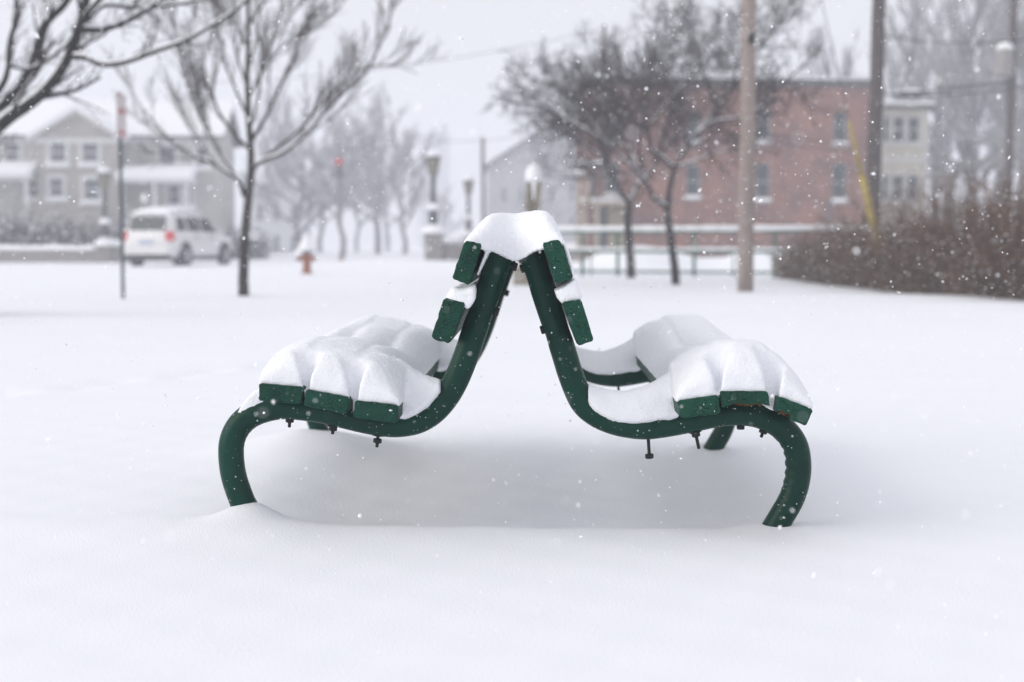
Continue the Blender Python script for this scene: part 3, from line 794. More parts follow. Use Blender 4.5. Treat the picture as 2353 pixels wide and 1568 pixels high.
crab(26.0, 47, (1554, 656), [(1551,620),(1543,560),(1535,500),(1534,470)],
     [([(1534,478),(1515,466),(1496,450),(1490,425),(1470,400),(1430,365),(1390,325),(1340,295),(1280,262),(1225,225)], 6.5, 1.8, (0, -1), 2.0),
      ([(1535,470),(1540,430),(1552,385),(1580,335),(1615,290),(1650,245),(1680,205),(1700,120),(1715,40)], 7.5, 2.2, (0, .9), 2.2),
      ([(1550,390),(1525,365),(1495,340),(1485,300),(1470,250),(1450,190),(1440,140)], 5.5, 1.8, (0, -.8), 2.0),
      ([(1600,310),(1640,280),(1700,270),(1760,240),(1800,190),(1850,150)], 4.5, 1.5, (0, -1), 1.8),
      ([(1650,245),(1620,180),(1600,110),(1570,40)], 4.5, 1.8, (0, .3), 1.9),
      ([(1690,160),(1740,110),(1790,60),(1840,20)], 4.5, 1.5, (0, .8), 1.7),
      ([(1470,400),(1440,330),(1400,260),(1360,210),(1330,160)], 4.8, 1.6, (0, 1.0), 1.9),
      ([(1580,335),(1560,270),(1530,200),(1520,120),(1530,60)], 5, 1.8, (0, -1.2), 1.9),
      ([(1552,385),(1600,370),(1650,350),(1700,345),(1740,350)], 3.6, 1.4, (0, -.4), 1.4),
      ([(1390,325),(1330,250),(1260,210),(1200,200),(1165,205)], 4.2, 1.5, (0, .6), 1.6),
      ([(1485,300),(1540,230),(1590,170),(1650,110)], 4.2, 1.6, (0, .6), 1.8)],
     'small bare tree beside the pale pole, its low limbs carrying snow')

# trees far behind, their fade partly put into the bark and twig colours
def far_tree(seed, h, kind):
    T_ = Wood(seed, rmin=0.015, thick=0.035, snow=9, up=0.6 if kind != 'wide' else 0.3, dens=0.85 if kind != 'tall' else 0.65, maxlvl=4, spread=(20, 48), jit=0.11, lens=(0.36, 0.7))
    r0 = 0.024*h*(0.75 if kind == 'round' else 0.9)
    n = 6; top = h*(0.62 if kind != 'tall' else 0.8)
    pts = [Vector((T_.r.gauss(0, .06)*k, T_.r.gauss(0, .06)*k, -0.2+top*k/n)) for k in range(n+1)]
    T_.poly(pts, r0, r0*0.35)
    nl = {'round': 11, 'wide': 10, 'tall': 13}[kind]
    for i in range(nl):
        f = 0.28+0.72*(i/nl); k = min(n-1, int(f*n)); q = pts[k].lerp(pts[k+1], f*n-k)
        a = i*2.4+T_.r.uniform(-.4, .4); el = R({'round': 45, 'wide': 30, 'tall': 58}[kind]+T_.r.uniform(-10, 12))
        d = Vector((math.cos(a)*math.cos(el), math.sin(a)*math.cos(el), math.sin(el)))
        L = h*{'round': 0.42, 'wide': 0.46, 'tall': 0.40}[kind]*(1.05-0.5*f)*T_.r.uniform(.85, 1.1)
        T_.grow(q, d, L, r0*(0.5-0.2*f), 1)
    root = T_.build('distant_tree', (0, 0, 0), 'x', M['bark_far'], M['twig_haze_tint'], 'bare trees fading into the falling snow')
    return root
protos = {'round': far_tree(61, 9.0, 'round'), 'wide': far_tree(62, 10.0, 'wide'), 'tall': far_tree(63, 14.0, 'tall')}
used = set()
def place_tree(kind, px, Y, sc, rz, label):
    o = protos[kind] if kind not in used else copy_tree(protos[kind])
    used.add(kind)
    x = at(px, 560, Y).x
    o.location = (x, Y, gz(x, Y)-0.05); o.rotation_euler = (0, 0, rz); o.scale = (sc, sc, sc)
    o['label'] = label
    return o
FT = [('wide', 690, 72, 0.80, 0.3, 'faded wide-forked tree behind the orange hydrant'),
      ('round', 787, 86, 1.10, 1.3, 'faded tree whose trunk stands behind the small far orange hydrant'),
      ('round', 868, 98, 1.25, 2.6, 'tallest of the faded trees left of the lamp posts, round topped'),
      ('round', 930, 92, 0.95, 0.9, 'faded low tree just left of the nearer lamp post'),
      ('tall', 640, 104, 0.80, 2.0, 'pale faded tree behind the white house'),
      ('wide', 735, 112, 0.95, 4.0, 'palest wide tree behind the hanging red signal'),
      ('round', 820, 120, 1.05, 5.0, 'pale tree between the red signal and the round-topped tree'),
      ('round', 1015, 118, 0.75, 3.7, 'faint low tree seen between the two lamp posts'),
      ('round', 700, 125, 1.45, 1.1, 'palest round tree above the white house'),
      ('round', 890, 135, 1.35, 0.2, 'very pale tree behind the round-topped tree'),
      ('round', 480, 84, 0.80, 3.0, 'faded tree at the right end of the shingled house'),
      ('wide', 1245, 125, 0.75, 3.1, 'faint tree before the far grey gabled house'),
      ('tall', 1905, 78, 0.95, 0.7, 'bare tree rising behind the brick building beside the brown pole'),
      ('tall', 2075, 74, 1.08, 1.9, 'tall bare tree behind the cream porch house'),
      ('wide', 2190, 74, 1.45, 5.6, 'bare forked tree right of the cream porch house'),
      ('tall', 2235, 70, 1.15, 3.5, 'tall bare tree left of the transformer pole'),
      ('tall', 2345, 64, 1.10, 4.4, 'tall bare tree at the right edge behind the hedge'),
      ('wide', 2420, 56, 1.15, 2.2, 'bare wide tree leaning in from the right edge above the hedge'),
      ('tall', 2140, 82, 1.2, 0.2, 'faded tall tree behind the cream house roof, right of the lamp head'),
      ('tall', 2285, 80, 1.25, 5.2, 'faded tall tree just left of the transformer'),
      ('tall', 1790, 92, 0.90, 2.9, 'faded bare tree above the brick parapet beside the pale pole'),
      ('round', 1660, 96, 1.25, 4.6, 'faded bare treetop above the brick parapet left of the pale pole')]
for a in FT:
    place_tree(a[0], a[1], a[2], a[3]*(1.22 if a[1] < 960 and a[2] > 85 else 1.0), a[4], a[5])

for k_, o_ in protos.items(): pass #print('tris', k_, [len(c.data.polygons) for c in o_.children])
# ------------------------------------------------------------------ thicket on the right
def thicket(name, spine, n, seed, label, stem_m, leaf_m, depth, seglen, rad, leaves, flecks, flk=0.02, cat='hedge'):
    r = random.Random(seed); st, lf, sn = MB(), MB(), MB()
    o0 = Vector(spine[0][0])
    def base(t):
        f = t*(len(spine)-1); k = min(len(spine)-2, int(f)); u = f-k
        a, b = spine[k], spine[k+1]
        p = Vector(a[0]).lerp(Vector(b[0]), u); return p, a[1]+(b[1]-a[1])*u
    for i in range(n):
        p, h = base(r.random())
        d = r.uniform(-1, 1)
        p = p + Vector((r.gauss(0, .1), d*depth, 0)); p.z = gz(p.x, p.y)-0.03
        hh = h*(1-0.25*d*d)*(r.uniform(0.5, 1.0) if r.random() < .72 else r.uniform(.95, 1.42))
        m = 4; pts = [p]; dirv = Vector((r.gauss(0, .28), r.gauss(0, .28), 1)).normalized()
        for k in range(m):
            dirv = (dirv+Vector((r.gauss(0, .22), r.gauss(0, .22), r.gauss(0, .05)))).normalized()
            pts.append(pts[-1]+dirv*hh/m)
        st.tube(pts, [rad*(1-0.17*k) for k in range(m+1)], n=3, caps=False)
        for j in range(4):
            k = r.randint(0, m-1); q = pts[k].lerp(pts[k+1], r.random())
            dv = Vector((r.gauss(0, 1), r.gauss(0, 1), r.uniform(-.3, .9))).normalized()
            L = hh*r.uniform(.12, .32)
            st.tube([q, q+dv*L*.5, q+dv*L+Vector((0, 0, r.uniform(-.05, .08)))], [rad*.6, rad*.5, rad*.3], n=3, caps=False)
            for _ in range(leaves):
                c = q+dv*L*r.random()+Vector((r.gauss(0, .02),)*3); s = seglen*r.uniform(.5, 1.2)
                a = Vector((r.gauss(0, 1), r.gauss(0, 1), r.gauss(0, 1))).normalized(); b = a.orthogonal().normalized()
                lf.add([c-a*s, c+b*s*.5, c+a*s, c-b*s*.5+Vector((0, 0, s*.1))], [(0, 1, 2, 3)])
            if r.random() < flecks:
                c = q+dv*L*r.random(); s = flk*r.uniform(.5, 1.5)
                sn.add([c+Vector((s, 0, 0)), c+Vector((0, s, 0)), c+Vector((-s, 0, 0)), c+Vector((0, -s, 0)), c+Vector((0, 0, s*.7)), c-Vector((0, 0, s*.4))],
                       [(0,1,4),(1,2,4),(2,3,4),(3,0,4),(1,0,5),(2,1,5),(3,2,5),(0,3,5)])
    root = empty(name, o0, 0, label, cat)
    for mb, nm, m in ((st, 'stems', stem_m), (lf, 'leaves', leaf_m), (sn, 'snow', M['snow_far'])):
        if mb.f:
            mb.v = [(p[0]-o0.x, p[1]-o0.y, p[2]-o0.z) for p in mb.v]
            q = mb.build(nm, m, root, fix=False); q['kind'] = 'stuff'
    return root
def G(px, Y): p = at(px, 600, Y); return (p.x, p.y, 0)
thicket('hedge', [(G(1825, 29.0), .55), (G(1860, 28.2), .78), (G(1905, 27), .98), (G(1960, 25), 1.10), (G(2060, 23), 1.32), (G(2200, 21), 1.45), (G(2353, 19.3), 1.58), (G(2560, 17.8), 1.6)],
        4200, 71, 'brown leafless thicket spreading to the right edge in front of the brick building', M['hedge'], M['leaf_dead'], 1.5, 0.022, 0.009, 1, 0.42, 0.015)

# ------------------------------------------------------------------ railing
def rail_pt(t): # runs from behind the bench to the thicket
    a, b = at(1255, 600, 33.5), at(2010, 600, 31.0)
    p = a.lerp(b, t); p.z = gz(p.x, p.y); return p
rt = empty('railing', rail_pt(0), 0, 'green pipe railing topped with snow before the brick building', 'railing')
def rel(o, p): return Vector(p)-Vector(o.location)
zr = 0.0
A, B = rail_pt(0), rail_pt(1)
npost = 5
for h, r_ in ((1.02, 0.042), (0.56, 0.034), (0.10, 0.030)):
    mb = MB(); mb.tube([rel(rt, A+Vector((0, 0, h-A.z+zr))), rel(rt, A.lerp(B, .5)+Vector((0, 0, h-A.lerp(B, .5).z))), rel(rt, B+Vector((0, 0, h-B.z)))], r_, n=8)
    mb.build('rail', M['fence'], rt, smooth=True)
    if h < 0.2: continue
    pts = []; rad = []; rr = random.Random(5)
    for k in range(60):
        p = A.lerp(B, k/59); pts.append(rel(rt, Vector((p.x, p.y, h+r_+0.03)))); rad.append((0.075 if h > 1 else 0.042)*rr.uniform(.75, 1.1))
    mb = MB(); mb.tube(pts, rad, n=6); s_ = mb.build('snow', M['snow_far'], rt, smooth=True); s_['kind'] = 'stuff'
for px in (1262, 1345, 1430, 1610, 1792, 1975):
    t = (px-1255)/(2010-1255); p = rail_pt(min(1, max(0, t)))
    mb = MB(); mb.tube([rel(rt, Vector((p.x, p.y+0.03, -0.15))), rel(rt, Vector((p.x, p.y+0.03, 1.0)))], 0.040, n=8); mb.build('post', M['fence'], rt, smooth=True)
for px in (1365, 1700, 1880):
    t = (px-1255)/(2010-1255); p = rail_pt(t)
    mb = MB(); mb.tube([rel(rt, Vector((p.x, p.y+0.02, -0.1))), rel(rt, Vector((p.x, p.y+0.02, 0.56)))], 0.02, n=6); mb.build('short_post', M['fence'], rt, smooth=True)

# ------------------------------------------------------------------ poles and cables
def pole(name, bpx, by, Y, tpx, ty, r0, r1, m, label, cross=None):
    b = at(bpx, by, Y); b.z = gz(b.x, b.y)-0.2; t = at(tpx, ty, Y)
    o = empty(name, b, 0, label, 'pole')
    mb = MB(); n = 14
    pts = [b.lerp(t, k/n)-b + Vector((random.gauss(0, .006), random.gauss(0, .006), 0)) for k in range(n+1)]
    mb.tube(pts, [r0+(r1-r0)*k/n for k in range(n+1)], n=14); mb.build('post', m, o, smooth=True)
    if cross:
        p = t-b
        for dz in cross:
            mb = MB(); mb.box(p.x-1.1, p.x+1.1, p.y-0.16, p.y-0.06, p.z-dz-.06, p.z-dz+.06); mb.build('crossarm', m, o)
            for k in (-1, -.5, .5, 1):
                mb = MB(); mb.lathe([(.03, 0), (.045, .05), (.03, .1), (.04, .14), (.01, .17)], 8, (p.x+k, p.y-.11, p.z-dz+.06)); mb.build('insulator', M['stone'], o)
    return o, b, t
p1, b1_, t1_ = pole('utility_pole', 1713, 674, 22.0, 1731, -760, 0.125, 0.095, M['pole_pale'], 'pale weathered wooden utility pole right of the small trees', (0.5, 1.2))
mb = MB(); q = at(1724, 92, 22.0)-b1_; mb.box(q.x-.05, q.x+.05, q.y-.15, q.y-.09, q.z-.07, q.z+.07); mb.build('plate', M['bolt'], p1)
p2, b2_, t2_ = pole('utility_pole', 2001, 585, 34.0, 2034, -420, 0.19, 0.14, M['pole_brown'], 'dark brown utility pole at the corner of the brick building', (0.5,))
p3, b3_, t3_ = pole('utility_pole', 2312, 585, 46.0, 2332, -60, 0.15, 0.12, M['pole_brown'], 'thin grey pole with a transformer at the right edge', (0.3,))
c = at(2306, 140, 46.0)-b3_
mb = MB(); mb.lathe([(.02, -.55), (.24, -.52), (.26, -.40), (.26, .30), (.22, .38), (.10, .42)], 14, (c.x, c.y-.1, c.z)); mb.build('transformer', M['stone'], p3, smooth=True)
mb = MB(); mb.lathe([(.27, .34), (.26, .44), (.18, .52), (.03, .56)], 12, (c.x, c.y-.1, c.z)); mb.build('snow_cap', M['snow_far'], p3, smooth=True)
# street lamp arm on the transformer pole
arm = [at(2330, 188, 46.0)-b3_, at(2250, 196, 45.0)-b3_, at(2170, 207, 44.0)-b3_, at(2112, 215, 43.3)-b3_]
mb = MB(); mb.tube(arm, [.06, .05, .045, .04], n=8); mb.build('lamp_arm', M['iron'], p3, smooth=True)
e = arm[-1]
mb = MB(); mb.prism([(-.66, -.02), (-.55, -.11), (-.1, -.13), (.05, -.05), (.05, .05), (-.5, .06)], -.14, .14)
lh = mb.build('lamp_head', M['iron'], p3); lh.location = e
mb = MB(); mb.prism([(-.62, .065), (-.45, .14), (-.1, .13), (.05, .058)], -.15, .15); sc_ = mb.build('snow_cap', M['snow_far'], p3); sc_.location = e
p4, b4_, t4_ = pole('utility_pole', 1112, 600, 95.0, 1109, 315, 0.16, 0.13, M['pole_brown'], 'faint distant utility pole right of the lamp posts', None)
p5, b5_, t5_ = pole('utility_pole', 1390, 590, 84.0, 1388, 58, 0.15, 0.12, M['pole_brown'], 'distant pole poking above the crown of the small trees', None)

def cable(a, b, sag, r, label):
    mb = MB(); n = 18
    pts = [a.lerp(b, k/n) - Vector((0, 0, sag*4*(k/n)*(1-k/n))) for k in range(n+1)]
    o0 = pts[0].copy()
    mb.tube([p-o0 for p in pts], r, n=5); o = mb.build('power_line', M['wire'], None, smooth=True); o.location = o0
    return tag(o, label, 'cable', 'overhead cables')
cable(at(2031, 82, 34), at(2500, 62, 30), 0.25, 0.016, 'upper cable running right from the brown utility pole')
cable(at(2026, 216, 34), at(2500, 165, 29), 0.2, 0.018, 'lower cable running right from the brown utility pole')
cable(at(1726, 300, 22), at(2019, 338, 33.8), 0.05, 0.012, 'low cable sloping across the brick wall, upper of two')
cable(at(1725, 316, 22), at(2018, 352, 33.8), 0.05, 0.010, 'low cable sloping across the brick wall, lower of two')
cable(at(1388, 66, 84), at(470, 190, 88), 0.6, 0.022, 'faint upper cable crossing the white sky above the lamp posts')
cable(at(1109, 322, 95), at(620, 250, 120), 1.0, 0.022, 'faint lower cable crossing the sky left of the distant pole')
cable(at(1109, 324, 95), at(1500, 210, 80), 0.5, 0.022, 'faint cable rising right from the distant pole towards the small trees')

# guy wire with its yellow guard
ga = at(2046, 562, 23.5); ga.z = gz(ga.x, ga.y)-0.1; gb = at(1728, -690, 22.0)
gw = empty('guy_wire', ga, 0, 'stay wire of the pale pole with a yellow plastic guard', 'guy wire')
mb = MB(); mb.tube([Vector((0, 0, 0)), gb-ga], 0.007, n=5); mb.build('wire', M['wire'], gw, smooth=True)
f0 = at(2043, 545, 23.5); f1 = at(1975, 282, 23.2)
def on_wire(z): t = (z-ga.z)/(gb.z-ga.z); return (gb-ga)*t
mb = MB(); mb.tube([on_wire(0.25), on_wire(1.1), on_wire(1.85)], [0.066, 0.064, 0.052], n=10); mb.build('guard', M['yellow'], gw, smooth=True)
mb = MB(); mb.tube([on_wire(1.8), on_wire(2.72)], [0.036, 0.024], n=8); mb.build('guard_tip', M['yellow'], gw, smooth=True)

# ------------------------------------------------------------------ road sign
sb = at(285, 690, 19.3); sb.z = gz(sb.x, sb.y)-0.15
sg = empty('road_sign', sb, R(84), 'narrow grey steel post with a red and white parking sign seen edge-on', 'sign')
hs = at(288, 212, 19.3).z-sb.z
mb = MB(); mb.box(-.030, .030, -.004, .004, 0, hs); mb.box(-.030, -.024, -.004, .026, 0, hs); mb.box(.024, .030, -.004, .026, 0, hs); mb.build('post', M['steel'], sg)
z0, z1_ = at(288, 318, 19.3).z-sb.z, at(288, 218, 19.3).z-sb.z
mb = MB(); mb.box(-.16, .16, -.012, -.006, z0, z1_); pl = mb.build('panel', M['sign_white'], sg)
for (a, b, u0, u1) in ((.56, .68, -.08, .08), (.10, .17, -.10, .10)):
    mb = MB(); mb.box(u0, u1, -.016, -.0125, z0+(z1_-z0)*a, z0+(z1_-z0)*b); mb.build('red_marking', M['sign_red'], pl)
mb = MB(); t_ = .012
mb.box(-.155, .155, -.0155, -.0125, z0+.005, z0+.005+t_); mb.box(-.155, .155, -.0155, -.0125, z1_-.005-t_, z1_-.005)
mb.box(-.155, -.155+t_, -.0155, -.0125, z0+.02, z1_-.02); mb.box(.155-t_, .155, -.0155, -.0125, z0+.02, z1_-.02); mb.build('red_border', M['sign_red'], pl)
mb = MB(); mb.lathe([(.012, 0), (.011, .02), (.004, .04)], 8, (0, 0, hs)); mb.build('snow_cap', M['snow_far'], sg)

# ------------------------------------------------------------------ hydrants
def hydrant(px, Y, scale, rz, label, sink=0.0, snow=True):
    x = at(px, 600, Y).x
    o = empty('fire_hydrant', (x, Y, gz(x, Y)-sink), rz, label, 'hydrant', 'orange fire hydrants')
    mb = MB(); mb.lathe([(.15, -.05), (.15, .03), (.115, .05), (.105, .08), (.105, .46), (.125, .48), (.125, .52)], 16); mb.build('barrel', M['orange'], o, smooth=False)
    mb = MB(); mb.lathe([(.155, .52), (.165, .535), (.165, .57), (.135, .60), (.12, .66), (.07, .71), (.03, .72), (.03, .76)], 16); mb.build('bonnet', M['hyd_cap'], o)
    for a, l in ((math.pi, .10), (0, .06)):
        mb = MB(); mb.lathe([(.055, .09), (.055, .10+l), (.075, .10+l), (.075, .15+l), (.03, .155+l), (.025, .185+l)], 12, (0, 0, 0), ax='x')
        q = mb.build('nozzle', M['orange'], o); q.location = (0, 0, .38); q.rotation_euler = (0, 0, a)
    mb = MB(); mb.lathe([(.08, .09), (.08, .17), (.10, .17), (.10, .22), (.03, .23)], 14, ax='y')
    q = mb.build('pumper_nozzle', M['orange'], o); q.location = (0, 0, .33); q.rotation_euler = (0, 0, math.pi)
    if snow:
        mb = MB(); mb.lathe([(.165, .572), (.20, .60), (.205, .66), (.15, .78), (.09, .90), (.035, .98), (.01, 1.0)], 14); q = mb.build('snow_cap', M['snow_far'], o, smooth=True)
        mb = MB(); mb.lathe([(.03, 0), (.12, .0), (.14, .06), (.11, .13), (.03, .16)], 12, (-.20, 0, .44)); mb.build('snow_cap', M['snow_far'], o, smooth=True)
    o.scale = (scale,)*3
    return o
hydrant(705, 34.0, 0.93, 0.25, 'orange fire hydrant wearing a tall cone of snow', 0.0)
hydrant(785, 56.0, 0.60, 0.1, 'small far orange hydrant half buried behind the snow crest', 0.1, False)

# ------------------------------------------------------------------ stone post behind the bench
x = at(1212, 600, 25.6).x
sp = empty('stone_pillar', (x, 25.6, gz(x, 25.6)-.05), 0, 'tan stone pillar with a dome of snow just behind the bench ridge', 'pillar')
mb = MB(); mb.box(-.26, .22, -.2, .2, 0, .38); mb.build('plinth', M['tan_stone'], sp)
H = at(1230, 412, 25.6).z
mb = MB()
for a, b in ((-.13, -.045), (.06, .15)): mb.add([(a-.02, -.14, .38), (b+.01, -.14, .38), (b+.01, .14, .38), (a-.02, .14, .38), (a+.12, -.12, H), (b+.10, -.12, H), (b+.10, .12, H), (a+.12, .12, H)], [(0,3,2,1),(4,5,6,7),(0,1,5,4),(1,2,6,5),(2,3,7,6),(3,0,4,7)])
mb.build('side_post', M['tan_stone'], sp)
mb = MB(); mb.add([(-.09, -.10, .38), (.10, -.10, .38), (.10, .10, .38), (-.09, .10, .38), (.03, -.07, H), (.19, -.07, H), (.19, .10, H), (.03, .10, H)], [(0,3,2,1),(4,5,6,7),(0,1,5,4),(1,2,6,5),(2,3,7,6),(3,0,4,7)]); mb.build('core', M['tan_stone'], sp)
mb = MB(); mb.lathe([(.10, -.01), (.142, .0), (.150, .09), (.142, .19), (.105, .27), (.055, .31), (.01, .32)], 14, (.115, 0, H)); mb.build('snow_cap', M['snow_far'], sp, smooth=True)
mb = MB(); mb.prism([(.065, H), (.155, H), (.125, H-.32), (.10, H-.34)], -.11, -.06); mb.build('snow_wedge', M['snow_far'], sp)
mb = MB(); mb.prism([(-.14, H-.95), (-.02, H-.95), (.01, H-.60), (-.035, H-.50), (-.10, H-.75)], -.16, .12); mb.build('snow_wedge', M['snow_far'], sp)

# ------------------------------------------------------------------ lamp posts on stone piers
def lamp_post(px, Y, top_y, pier, label):
    x = at(px, 600, Y).x; z = gz(x, Y)
    o = empty('lamp_post', (x, Y, z-.05), 0, label, 'lamp post', 'lantern lamp posts')
    ht = at(px, top_y, Y).z-z
    pw = .29
    if pier:
        mb = MB(); mb.box(-pw, pw, -pw, pw, 0, pier); mb.build('pier', M['stone'], o)
        mb = MB(); mb.box(-pw-.06, pw+.06, -pw-.06, pw+.06, pier, pier+.09); mb.build('cap_stone', M['stone'], o)
        mb = MB(); mb.lathe([(.44, pier+.092), (.44, pier+.16), (.33, pier+.30), (.16, pier+.40), (.10, pier+.42)], 10); mb.build('snow_cap', M['snow_far'], o, smooth=True)
    b = pier + .09
    mb = MB(); mb.lathe([(.20, b), (.20, b+.14), (.16, b+.20), (.155, b+.75), (.17, b+.80), (.12, b+.86), (.09, b+.95)], 14); mb.build('base', M['iron'], o)
    mb = MB(); mb.lathe([(.20, b+.82), (.21, b+.90), (.15, b+1.02), (.09, b+1.06)], 12); mb.build('snow_cap', M['snow_far'], o, smooth=True)
    mb = MB(); mb.lathe([(.105, b+.9), (.085, ht-.95), (.11, ht-.92), (.11, ht-.86), (.06, ht-.80), (.12, ht-.72)], 12); mb.build('shaft', M['iron'], o)
    mb = MB(); mb.lathe([(.13, ht-.72), (.245, ht-.16), (.245, ht-.14)], 8); mb.build('lantern', M['lamp_glass'], o)
    for k in range(8):
        a = 2*math.pi*k/8
        mb = MB(); mb.tube([(.135*math.cos(a), .135*math.sin(a), ht-.72), (.25*math.cos(a), .25*math.sin(a), ht-.15)], .012, n=4); mb.build('lantern_bar', M['iron'], o)
    mb = MB(); mb.lathe([(.29, ht-.15), (.30, ht-.10), (.18, ht-.02), (.05, ht+.03)], 8); mb.build('lantern_roof', M['iron'], o)
    mb = MB(); mb.lathe([(.27, ht-.07), (.25, ht+.02), (.16, ht+.12), (.05, ht+.16)], 10); mb.build('snow_cap', M['snow_far'], o, smooth=True)
    return o
lamp_post(996, 50.0, 352, 0.98, 'dark lantern lamp post on a snow-capped stone pier left of the bench ridge')
lamp_post(1077, 68.0, 410, 0.98, 'smaller farther lantern lamp post beside the bench ridge')
lamp_post(243, 54.0, 390, 0.60, 'dark lantern lamp post in front of the shingled house, left of the car')

def low_wall(a, b, h, th, label, rails=False):
    o = empty('low_wall', a, math.atan2(b.y-a.y, b.x-a.x), label, 'wall')
    L = (Vector(b)-Vector(a)).length
    mb = MB(); mb.box(0, L, -th/2, th/2, -.3, h); mb.build('wall', M['stone'], o)
    mb = MB(); mb.box(-.03, L+.03, -th/2-.04, th/2+.04, h, h+.08); mb.build('coping', M['stone'], o)
    pts = [(L*k/20, 0, h+.10+.02*math.sin(k)) for k in range(21)]
    mb = MB(); mb.tube(pts, th*.55, n=8); s_ = mb.build('snow', M['snow_far'], o, smooth=True); s_['kind'] = 'stuff'
    return o
a = at(1016, 600, 50.2); a.z = gz(a.x, a.y); b = at(1064, 600, 67.5); b.z = gz(b.x, b.y)
low_wall(a, b, .62, .35, 'low stone parapet running back between the two lamp posts')
a = at(1092, 600, 68); a.z = gz(a.x, a.y); b = at(1330, 600, 60); b.z = gz(b.x, b.y)
low_wall(a, b, .45, .35, 'low stone parapet right of the farther lamp post, behind the bench ridge')
a = at(-120, 600, 55); a.z = gz(a.x, a.y); b = at(228, 600, 54); b.z = gz(b.x, b.y)
low_wall(a, b, .40, .30, 'low stone wall with snow under the shrubs at the left edge')
a = at(258, 600, 54); a.z = gz(a.x, a.y); b = at(330, 600, 54.5); b.z = gz(b.x, b.y)
low_wall(a, b, .55, .4, 'short stone wall between the left lamp post and the car')

# snowy shrubs before the house
sh = [(20, 57, 1.9, 81, 'grey snow-dusted shrub at the left edge before the shingled house'), (95, 57.5, 1.75, 82, 'grey snow-dusted shrub, second from the left edge before the house'),
      (170, 57, 1.6, 83, 'grey snow-dusted shrub just left of the lantern lamp post'), (262, 58, 1.5, 84, 'grey snow-dusted shrub between the left lamp post and the car'),
      (560, 66, 1.35, 85, 'pale grey shrub half hidden by the lawn tree trunk')]
for px, Y, h, sd, lb in sh:
    a = at(px-42, 600, Y); b = at(px+42, 600, Y)
    o = thicket('shrub', [((a.x, a.y, 0), h*.75), ((at(px, 600, Y).x, Y, 0), h), ((b.x, b.y, 0), h*.75)], 480, sd, lb, M['twig_dark'], M['shrub'], .8, .06, .016, 3, .55, .07, cat='shrub')
    o['group'] = 'snowy shrubs along the house front'

# ------------------------------------------------------------------ buildings
def wall_open(mb, x0, x1, z0, z1, holes, depth=.14, y=0.0):
    """front wall face (facing -y) with real openings and reveals"""
    xs = sorted({x0, x1, *[h[0] for h in holes], *[h[1] for h in holes]}); zs = sorted({z0, z1, *[h[2] for h in holes], *[h[3] for h in holes]})
    for i in range(len(xs)-1):
        for j in range(len(zs)-1):
            cx, cz = (xs[i]+xs[i+1])/2, (zs[j]+zs[j+1])/2
            if any(h[0] < cx < h[1] and h[2] < cz < h[3] for h in holes): continue
            mb.add([(xs[i], y, zs[j]), (xs[i+1], y, zs[j]), (xs[i+1], y, zs[j+1]), (xs[i], y, zs[j+1])], [(0, 1, 2, 3)])
    for a, b, c, d in holes:
        mb.add([(a, y, c), (b, y, c), (b, y, d), (a, y, d), (a, y+depth, c), (b, y+depth, c), (b, y+depth, d), (a, y+depth, d)],
               [(0, 4, 5, 1), (1, 5, 6, 2), (2, 6, 7, 3), (3, 7, 4, 0)])

def window(parent, a, b, c, d, y=0.0, trim=0.0, sill_snow=True, bars=(1, 1), fm=None, gm=None, lintel=None):
    w = MB(); t = .05; yy = y+.10
    w.box(a, b, yy-.02, yy+.03, c, c+t); w.box(a, b, yy-.02, yy+.03, d-t, d); w.box(a, a+t, yy-.021, yy+.03, c+t, d-t); w.box(b-t, b, yy-.021, yy+.03, c+t, d-t)
    for k in range(1, bars[0]+1):
        zz = c+(d-c)*k/(bars[0]+1); w.box(a+t, b-t, yy-.018, yy+.03, zz-.025, zz+.025)
    for k in range(1, bars[1]):
        xx = a+(b-a)*k/bars[1]; w.box(xx-.025, xx+.025, yy-.017, yy+.03, c+t, d-t)
    f = w.build('window', fm or M['trim'], parent)
    p = MB(); p.box(a+t*.5, b-t*.5, yy+.005, yy+.02, c+t*.5, d-t*.5); p.build('pane', gm or M['glass_dark'], f)
    if trim:
        w = MB(); w.box(a-trim, a, y-.03, y+.02, c-trim, d+trim); w.box(b, b+trim, y-.03, y+.02, c-trim, d+trim)
        w.box(a, b, y-.032, y+.02, d, d+trim*1.2); w.box(a, b, y-.032, y+.02, c-trim, c); w.build('frame', M['trim'], f)
    w = MB(); w.box(a-.08-trim, b+.08+trim, y-.12, y+.05, c-.10-trim, c-trim); w.build('sill', M['trim'] if trim else M['stone'], f)
    if sill_snow:
        n = 7; w = MB(); w.tube([(a-.06-trim+(b-a+.12+2*trim)*k/n, y-.05, c+.03-trim) for k in range(n+1)], [.05, .09, .10, .11, .10, .10, .09, .05], n=6); w.build('snow', M['snow_far'], f, smooth=True)
    if lintel:
        w = MB(); w.box(a-.12, b+.12, y-.02, y+.03, d, d+.22); w.build('lintel', lintel, f)
    return f

